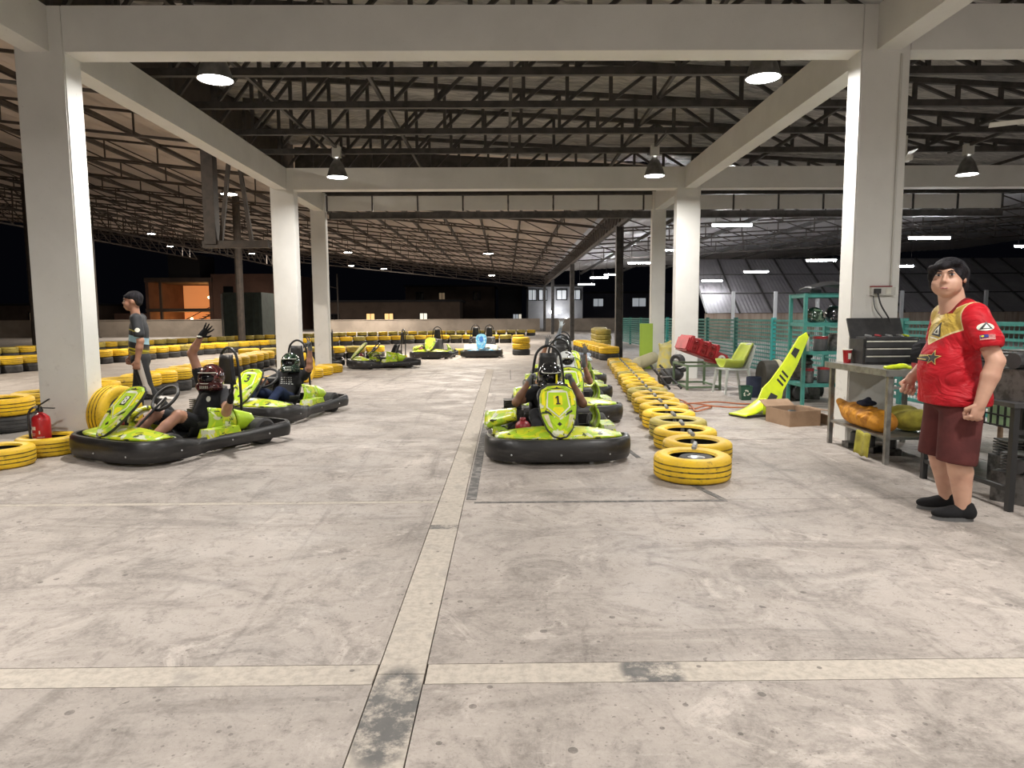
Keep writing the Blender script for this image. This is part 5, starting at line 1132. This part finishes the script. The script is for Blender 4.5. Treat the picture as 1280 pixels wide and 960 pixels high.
o = b.obj('seat_shell', m_dgrey, loc=(x0+.05, y0+.02, 1.585), smooth=True, label='dark grey curved kart cowl on top of the teal rack', cat='cowl'); pot(x0+.25, y0+.25, 1.664, .08, .06, m_dgrey, 'small black tub under the cowl on the rack top', 'tub'); 
# lime bodywork leaning on the rack
lp = thing('kart_side_panel', 'long neon yellow kart side panel leaning against the teal rack', 'kart panel', (0, 0, 0))
A_, B_ = Vector((3.62, 9.42, .06)), Vector((4.24, 9.66, .98)); M_ = frame(A_, B_-A_, (-.8, 0, .55)); Ln = (B_-A_).length
pl = [(0, -.16), (.16, -.17), (.36, -.10), (Ln*.7, -.09), (Ln+.10, -.03), (Ln+.14, .03), (Ln+.02, .09), (Ln*.6, .10), (.38, .13), (.22, .17), (.02, .14)]
pn = MB().prism(pl, M_, .035, .99).obj('panel_sheet', m_acid, lp)
for c, sx, sy in (((.17, -.02), .075, .06), ((.92, .03), .07, .045)): MB().prism([(c[0]-sx, c[1]-sy), (c[0]+sx, c[1]-sy*.8), (c[0]+sx*.8, c[1]+sy), (c[0]-sx*.7, c[1]+sy)], M_ @ Matrix.Translation((0, 0, .0355)), .004).obj('window_recess', m_blackp, pn)
for k in range(3): MB().prism([(.40+.07*k, -.06), (.43+.07*k, -.06), (.46+.07*k, .06), (.43+.07*k, .06)], M_ @ Matrix.Translation((0, 0, .0355)), .003).obj('print', m_print, pn)
fp = thing('kart_nose_part', 'lime kart nose fairing lying on the floor before the leaning panel', 'kart panel', (3.30, 9.05, .001), math.radians(25))
MB().box((0, .02, .02), (.42, .34, .035)).obj('backing_board', m_blackp, fp); MB().surf(lambda u, v: (-.24+.46*u, -.15+.30*v, .045+.14*u*u+.05*math.sin(PI*v)*u), 10, 8, .02).obj('fairing_shell', m_acid, fp, smooth=True)
MB().surf(lambda u, v: (.05+.16*u, -.17-.04*math.sin(PI*u), .04+.22*v*(1-.3*u)), 6, 4, .015).obj('fairing_tip', m_acid, fp, smooth=True)
for k in range(2): MB().surf(lambda u, v: (.08+.05*k+.02*u, -.20+.01*k, .06+.15*v), 1, 3, .004).obj('print', m_print, fp)
# chair with a lime kart seat on it
ch = thing('plastic_chair', 'grey white plastic garden chair facing the tyre row', 'chair', (3.98, 11.85, 0), math.radians(-80))
MB().surf(lambda u, v: (-.21+.42*u, -.22+.42*v, .43-.02*math.sin(PI*u)*math.sin(PI*v)), 8, 8, .02).obj('seat', m_chair, ch, smooth=True)
for sx in (-1, 1):
    MB().tube([(sx*.19, -.20, .43), (sx*.23, -.25, 0)], [.028, .02], 8).obj('leg', m_chair, ch); MB().tube([(sx*.19, .18, .43), (sx*.23, .28, 0)], [.028, .02], 8).obj('leg', m_chair, ch); MB().tube(cr([(sx*.20, .18, .42), (sx*.215, .25, .65), (sx*.18, .31, .82)], 4), .02, 7).obj('back_post', m_chair, ch, smooth=True)
for k in range(5): MB().surf(lambda u, v: (-.15+.06*k+.045*u*1.0, .20+.11*v, .44+.38*v), 1, 4, .012).obj('back_slat', m_chair, ch)
MB().tube(cr([(-.18, .31, .82), (0, .335, .85), (.18, .31, .82)], 4), .022, 7).obj('top_rail', m_chair, ch, smooth=True)
ls = put('seat_bucket', KM['seat'].copy(), None, (3.93, 11.86, .33), math.radians(-80), 'lime green bucket kart seat set on the plastic chair', 'kart seat'); ls.data.materials[0] = pbr('dull lime shell', (.42, .48, .06), (.34, .40, .07), 5, .45); ls.location = (3.79, 11.82, .365); ls.scale = (.95, 1.1, .82)
# green tube stand with red bodywork on it
st = thing('tube_stand', 'low green metal tube stand beneath the red bodywork', 'stand', (3.62, 12.9, 0))
for x in (-.30, .30):
    for y in (-.55, .45): MB().box((x, y, .23), (.04, .04, .46)).obj('leg', m_gsteel, st)
for z in (.05, .44):
    for x in (-.30, .30): MB().box((x, -.05, z), (.035, 1.0, .035)).obj('rail', m_gsteel, st)
    for y in (-.55, .45): MB().box((0, y, z), (.6, .035, .035)).obj('rail', m_gsteel, st)
rc = thing('red_bodywork', 'red ribbed plastic kart bodywork tilted on the green stand', 'kart panel', (3.60, 12.75, .60)); rc.rotation_euler = (math.radians(0), math.radians(20), math.radians(6))
def rbox(c, d, r=.03):
    b = MB(); b.box(c, d); me = b.mesh('shell', m_redm); bm = bmesh.new(); bm.from_mesh(me); bmesh.ops.bevel(bm, geom=bm.edges[:], offset=r, segments=3, affect='EDGES'); bm.to_mesh(me); bm.free(); return me
m_redm = pbr('scuffed red plastic', (.42, .02, .03), (.30, .015, .022), 7, .5)
put('shell', rbox((-.06, 0, .14), (.62, .62, .28)), rc); put('shell', rbox((.36, 0, .08), (.26, .56, .22)), rc)
for i in range(4): MB().box((-.30+.17*i, -.32, .15), (.05, .04, .24)).obj('rib', m_redm, rc); MB().box((-.30+.17*i, 0, .29), (.05, .6, .03)).obj('rib', m_redm, rc)
for i in range(3):
    for j_ in range(2): MB().lathe([(.015, .03), (.022, .03), (.03, .012), (.05, .012), (.055, 0)], 14, frame((-.215+.17*i, -.312, .09+.12*j_), (1, 0, 0), (0, 0, 1))).obj('boss', m_redp, rc)
MB().lathe([(.03, .03), (.045, .03), (.05, .0), (.075, .0)], 18, frame((.36, -.283, .08), (1, 0, 0), (0, 0, 1))).obj('boss', m_whp, rc)
for i, (x, y, r_) in enumerate(((3.2, 13.6, .14), (3.12, 13.25, .13), (3.38, 13.95, .14), (3.58, 14.1, .14))):
    o = put('racing_slick', KM['wr'], None, (x, y, .14 if i < 3 else .42), .3*i, ['worn black kart wheel nearest the tyre row', 'second worn kart wheel by the green stand', 'kart wheel against the white column', 'kart wheel stacked on top by the white column'][i], 'wheel', 'loose kart wheels'); put('rim', KM['hr'], o)
blob('engine_cover', [ell((0, 0, .14), (.2, .16, .14)), cap((-.15, .1, .1), (.2, -.1, .25), .05)], m_dgrey, (3.52, 14.2-.08, .0), 'dark engine cover on the floor under the stacked wheel', 'engine cover', .014, grp='loose kart parts')
t = thing('axle_frame', 'dark kart axle frame leaning by the red bodywork', 'frame', (3.02, 12.75, 0), .3)
for s in (-1, 1): MB().tube([(s*.12, -.35, .02), (s*.10, .40, .40)], .022, 7).obj('frame_tube', m_dark, t)
for k in range(3): MB().tube([(-.12, -.25+.25*k, .08+.13*k), (.12, -.25+.25*k, .08+.13*k)], .016, 6).obj('cross_tube', m_zinc, t)
# wrapped bags, boards
blob('cloth_roll', [cap((-.25, -.2, .17), (.2, .15, .30), .16, .15), ], m_kraft, (3.52, 17.0, 0), 'cream cloth roll leaning beside the yellow wrapped bag', 'roll', .016, grp='wrapped bundles by the column'); blob('wrapped_bag', [cap((0, 0, .14), (.02, .0, .50), .19, .15), ell((.03, 0, .60), (.17, .14, .11)), cap((.05, 0, .66), (.14, .02, .74), .06, .03), cap((-.08, 0, .6), (-.14, -.03, .68), .06, .03)], m_wrap, (3.84, 16.35, 0), 'bundle in crumpled yellow plastic against the far column', 'bag', .016, grp='wrapped bundles by the column')
bo = MB().box((3.60, 17.40, .585), (.33, .05, 1.16)).obj('board', m_lboard, label='lime green board standing upright before the slim column', cat='board'); MB().box((3.60, 17.372, .585), (.30, .006, 1.12)).obj('board_face', m_lboard, bo)
# green bin with recycling mark
t = thing('small_bin', 'small dark green bin with a white recycling mark', 'bin', (3.86, 10.85, .001), -.1); MB().lathe([(0, 0), (.085, 0), (.105, .22), (.112, .225), (.10, .225), (.08, .01), (0, .01)], 4, Matrix.Rotation(PI/4, 4, 'Z') @ Matrix.Diagonal((1.25, 1.25, 1, 1))).obj('bin_wall', m_grn, t)
for k in range(3):
    a = PI/2+2*PI*k/3; M = frame((0, -.0915, .115), (1, 0, 0), (0, -.12, 1)) @ Matrix.Rotation(a, 4, 'Z'); MB().prism([(.018, -.03), (.05, -.018), (.05, .01), (.062, .01), (.043, .034), (.024, .01), (.034, .01), (.034, -.008), (.018, -.012)], M, .003).obj('recycling_arrow', m_whp, t)
pot(4.12, 11.2, .001, .12, .34, m_navy, 'dark blue pail beside the small green bin', 'pail', None, 'pails')
# drum and engine heap behind the leaning panel
t = thing('drum', 'dark olive drum lying on its side with a pale band', 'drum', (4.75, 11.7, .30)); Mx = Matrix.Rotation(PI/2, 4, 'Y') @ Matrix.Rotation(.0, 4, 'Z'); MB().lathe([(0, -.32), (.27, -.32), (.28, -.30), (.28, .0), (.29, .01), (.29, .03), (.28, .04), (.28, .30), (0, .3)], 26, Mx).obj('drum_shell', m_oli, t, smooth=40); MB().lathe([(.288, -.1), (.293, -.1), (.293, -.02), (.288, -.02)], 26, Mx, True).obj('band', m_kraft, t)
def engine(x, y, z, a, lab, grp='bare kart engines'):
    t = thing('engine', lab, 'engine', (x, y, z), a, grp); MB().box((0, 0, .11), (.28, .24, .22)).obj('crankcase', m_eng, t)
    for k in range(6): MB().box((.02, 0, .235+.022*k), (.2-.01*(k % 2), .2, .011)).obj('cooling_fin', m_eng, t)
    MB().lathe([(0, 0), (.10, 0), (.11, .02), (.11, .06), (.07, .08), (0, .08)], 20, frame((0, -.12, .14), (1, 0, 0), (0, 0, 1))).obj('fan_cover', m_dgrey, t); MB().tube(cr([(.1, .0, .3), (.22, -.05, .28), (.24, -.1, .1)], 4), .028, 8).obj('exhaust_pipe', m_zinc, t, smooth=True); MB().lathe([(0, 0), (.055, 0), (.055, .12), (0, .12)], 14, frame((-.16, -.05, .28), (0, 1, 0), (0, 0, 1))).obj('air_filter', m_dgrey, t)
engine(4.55, 10.75, .001, .4, 'greasy bare engine on the floor behind the leaning neon panel'); engine(4.95, 10.95, .001, 1.4, 'bare engine behind the teal rack'); engine(4.72, 10.9, .375, .9, 'bare engine stacked on top of the other engines')
# hose
hp = []
random.seed(3)
pts = [(3.75, 9.9), (3.3, 9.75), (2.95, 9.85), (2.72, 9.75), (2.60, 9.95), (2.80, 10.15), (3.05, 10.0), (2.85, 9.6), (2.62, 9.30), (2.75, 9.9), (2.78, 10.5), (2.66, 10.75), (2.60, 10.5), (2.80, 10.25), (3.2, 10.3), (3.6, 10.25), (3.9, 10.15)]
MB().tube(cr([(x, y, .014+.012*(i % 3)) for i, (x, y) in enumerate(pts)], 8), .012, 7).obj('hose', m_hose, smooth=True, label='orange air hose coiled loosely on the floor', cat='hose')
# black side table with parts, grid panel and pale green board
bt = thing('side_table', 'black steel table with engine parts at the picture edge', 'table', (0, 0, 0)); MB().box((3.86, 5.02, .735), (.86, 1.02, .03)).obj('tabletop', m_dgrey, bt)
for x in (3.46, 4.26):
    for y in (4.54, 5.50): MB().box((x, y, .36), (.04, .04, .72)).obj('leg', m_dark, bt)
MB().box((3.86, 4.54, .55), (.80, .03, .03)).obj('cross_bar', m_dark, bt); MB().box((3.46, 5.02, .15), (.03, .95, .03)).obj('cross_bar', m_dark, bt)
for i, (x, y, a) in enumerate(((3.64, 4.74, .3), (4.10, 4.74, .2), (3.66, 5.24, .1))): engine(x, y, .751, a, ['oily engine on the black table nearest its corner', 'oily engine on the black table at the picture edge', 'oily engine on the black table behind the others'][i], 'engines on the black table')
for i, (x, y) in enumerate(((3.72, 4.80), (4.06, 5.3))): engine(x, y, .001, .5+i, ['chrome splashed engine on the floor under the black table', 'second engine on the floor under the black table'][i], 'engines under the black table')
gp = thing('grid_panel', 'black square grid panel standing behind the tables', 'grid panel', (4.55, 0, 0))
for k in range(26): MB().box((0, 4.2+.09*k, .62), (.015, .014, .60)).obj('grid_bar', m_dark, gp)
for k in range(7): MB().box((0, 5.33, .33+.097*k), (.018, 2.3, .014)).obj('grid_bar', m_dark, gp)
for y in (4.2, 5.33, 6.46): MB().box((.0, y, .46), (.03, .03, .92)).obj('post', m_dark, gp)
bo = MB().box((4.72, 5.33, .60), (.03, 2.4, .62)).obj('green_board', m_pgreen, label='pale green board seen through the black grid', cat='board')  # board colour lightened to stand in for bright light falling there
for y in (4.25, 5.33, 6.4): MB().box((4.745, y, .45), (.02, .05, .9)).obj('batten', m_card, bo)
for i, (x, y) in enumerate(((4.35, 4.30), (4.35, 4.62))):
    t = thing('squeeze_bottle', ['pale bottle with yellow cap by the picture edge', 'pale bottle with yellow cap nearer the man in red'][i], 'bottle', (x+.1, y+.95, .751), group='bottles with yellow caps'); t.location = (4.18, 5.2+.2*i, .751); MB().lathe([(0, 0), (.035, 0), (.037, .14), (.025, .17), (.015, .18), (0, .18)], 16).obj('bottle_body', m_whp, t, smooth=40); MB().lathe([(.02, .178), (.02, .215), (.008, .23), (0, .23)], 12).obj('cap', m_yelp, t)
# wall mesh beyond the fence and far post
# power socket, conduit and leads on the column
so = thing('power_socket', 'white socket box with a black plug on the thick column', 'socket', (3.97, Y1-.0, 1.60)); MB().box((0, -.022, 0), (.25, .044, .085)).obj('socket_box', m_cream, so); MB().box((-.075, -.06, .0), (.06, .035, .05)).obj('plug', m_blackp, so); MB().box((.05, -.047, 0), (.05, .006, .06)).obj('socket_plate', m_whp, so); MB().box((-.02, -.025, .05), (.22, .035, .012)).obj('warning_strip', m_redp, so)
MB().tube(cr([(3.895, Y1-.07, 1.575), (3.92, Y1-.10, 1.45), (4.02, Y1-.09, 1.30), (4.07, Y1-.08, 1.18)], 6), .008, 6).obj('power_lead', m_blackp, smooth=True, label='black power lead hanging from the socket box', cat='lead'); MB().tube(cr([(3.87, Y1-.03, 1.55), (3.88, Y1-.06, 1.42), (3.97, Y1-.06, 1.30), (4.02, Y1-.06, 1.20)], 6), .005, 6).obj('power_lead', m_dgrey, smooth=True, label='thin grey lead beside the black power lead', cat='lead')
MB().tube([(4.06, Y1-.012, 1.645), (4.06, Y1-.012, 4.0)], .012, 8).obj('conduit', m_cream, label='thin white conduit running up the thick column from the socket', cat='conduit')
# ---------------------------------------------------------------- houses beyond the walls
m_h1 = pbr('dark terracotta render', (.16, .085, .06), (.12, .065, .048), .6, .9); m_h2 = pbr('dim brown render', (.12, .085, .065), (.09, .065, .05), .6, .9); m_h3 = pbr('grey render', (.32, .33, .36), (.26, .27, .30), .6, .9); m_roofd = pbr('dark roof', (.03, .028, .03), None, 3, .9)
m_wo = emit('orange lit room', (1, .40, .14), .4); m_wy = emit('warm lit window', (1, .62, .25), 1.1); m_ww = emit('pale lit window', (1, .92, .75), 1.0); m_wdim = emit('dim lit window', (.9, .65, .4), .12); m_bulb = emit('bare bulb glow', (1, .75, .35), 12); m_wb = emit('bluish lit window', (.75, .8, .85), .35); m_flood = emit('white flood glow', (1, .98, .95), 25)
def house(x0, x1, y, d, h, m, lab, wins=(), roof=True):
    """wins: (x, z, w, h, material or None)"""
    t = thing('house', lab, 'house', ((x0+x1)/2, y, 0)); cx = (x0+x1)/2
    MB().box((0, d/2, h/2), (x1-x0, d, h)).obj('house_wall', m, t)
    if roof: MB().box((0, d/2, h+.12), (x1-x0+.5, d+.5, .24)).obj('roof_slab', m_roofd, t)
    for wx, wz, ww, wh, wm in wins:
        f = MB()
        for s in (-1, 1): f.box((wx-cx+s*(ww/2+.05), -.06, wz), (.1, .14, wh+.2)); f.box((wx-cx, -.06, wz+s*(wh/2+.05)), (ww+.2, .14, .1))
        f.box((wx-cx, -.05, wz), (.06, .08, wh)); o = f.obj('window', m_roofd, t); MB().box((wx-cx, -.012, wz), (ww, .02, wh)).obj('pane', wm or m_visor, o)
    return t
# orange lit house with an open stair hall
t = thing('house', 'terracotta house with an orange lit open stair hall', 'house', (-37.6, 78, 0))
MB().box((8.5, 5, 3.2), (9, 9, 6.4)).obj('house_wall', m_h1, t); MB().box((-5.2, 5, 1.0), (4, 9, 2.0)).obj('house_wall', m_h1, t); MB().box((.4, 8.9, 2.9), (7.4, .3, 5.8)).obj('back_wall', m_wo, t)  # back wall has its own orange glow, standing in for room light
for x in (-3.2, 4.0): MB().box((x, 4.6, 2.9), (.35, 8.6, 5.8)).obj('side_wall', m_h1, t)
for z, h_ in ((5.75, .5), (2.35, .35), (.2, .4)): MB().box((.4, 4.6, z), (7.6, 8.9, h_)).obj('floor_slab', m_h2, t)
MB().box((-1.6, .2, 2.9), (.25, .3, 5.6)).obj('pillar', m_h2, t); MB().box((.8, 3, 7.3), (3.6, 4, 2.6)).obj('roof_tank', m_roofd, t)
for k in range(9): MB().box((.2+.4*k, 3.0, .5+.22*k), (.42, 1.2, .08)).obj('stair_step', m_roofd, t)
MB().bar((0, 2.3, 1.2), (3.6, 2.3, 3.0), .08).obj('stair_rail', m_roofd, t); MB().bar((.5, 2.3, .5), (3.9, 2.3, 2.3), .12).obj('stair_string', m_roofd, t)
OL = bpy.data.lights.new('stairlight', 'POINT'); OL.energy = 260; OL.color = (1, .5, .16); OL.shadow_soft_size = .15
for x, z in ((2.0, 3.9), (-.2, 1.35), (1.7, 1.0)):
    MB().ball((x, 4.5, z), .15, 10, 8).obj('bulb', m_bulb, t); lo = bpy.data.objects.new('bulb_light', OL); COL.objects.link(lo); lo.parent = t; lo.location = (x, 4.1, z)
MB().box((6.0, .4, 4.2), (1.1, .1, 1.6)).obj('window', m_visor, t); MB().box((6.2, .4, 1.6), (1.1, .1, 1.6)).obj('window', m_visor, t)
house(-22, -5.5, 82, 8, 3.2, m_h2, 'low brown house with three lit windows', ((-16.2, 1.42, .95, .8, m_wy), (-14.0, 1.42, 1.0, .8, m_wy), (-9.85, 1.42, .85, .8, m_ww), (-20.6, 1.3, 1.2, .9, None)))
house(-14, -1.5, 96, 8, 5.6, m_h2, 'dark two storey house with one dim upper window', ((-8.9, 4.3, .8, .9, m_wdim), (-4, 4.3, .9, 1, None), (-12, 4.3, .9, 1, None)))
house(-1, 2.2, 94, 8, 5.4, m_roofd, 'dark house beside the grey lit building', ((1.4, 1.2, .7, 1.0, m_wb), (2.0, 1.2, .3, 1.0, m_ww)))
hb = house(2.8, 9.5, 84, 8, 5.0, m_h3, 'grey building lit by white floodlights', ((3.3, 4.0, .9, 1.2, m_wb), (4.6, 4.0, .9, 1.2, m_wb), (6.9, 4.0, 1.1, 1.1, m_wb), (8.6, 4.0, 1.1, 1.1, m_wb)))
for x, z in ((-.6, 1.9), (.4, 1.9), (1.3, 1.0)):
    MB().ball((x, -.5, z), .2, 10, 8).obj('flood_bulb', m_flood, hb); MB().bar((x, -.5, z), (x, .0, z), .06).obj('lamp_arm', m_roofd, hb)
FL = bpy.data.lights.new('flood', 'POINT'); FL.energy = 220; FL.shadow_soft_size = .2; FL.color = (1, .97, .92); lo = bpy.data.objects.new('flood_light', FL); COL.objects.link(lo); lo.parent = hb; lo.location = (.2, -2.0, 2.6)
house(10.5, 24, 92, 8, 4.4, pbr('blue grey render', (.10, .10, .13), None, 3, .9), 'blue grey building beyond the teal fence', ((12.5, 3.2, 1.3, 1.0, m_wb), (18, 3.2, 1.8, 1.1, m_wb)))
house(-62, -48, 80, 8, 3.0, m_h2, 'dark low house far beyond the track', ((-55, 1.7, .8, .9, m_wdim), (-52, 1.5, .6, .6, m_wdim)))
t = thing('street_lamp', 'slim street lamp pole by the low brown house', 'street lamp', (-18.6, 76, 0)); MB().tube([(0, 0, 0), (0, 0, 6.2)], .09, 8).obj('pole', m_steel2, t); MB().tube([(0, 0, 4.6), (-1.6, 0, 5.0)], .05, 6).obj('arm', m_steel2, t); MB().box((-1.7, 0, 5.0), (.5, .2, .1)).obj('lamp_head', m_wb, t)
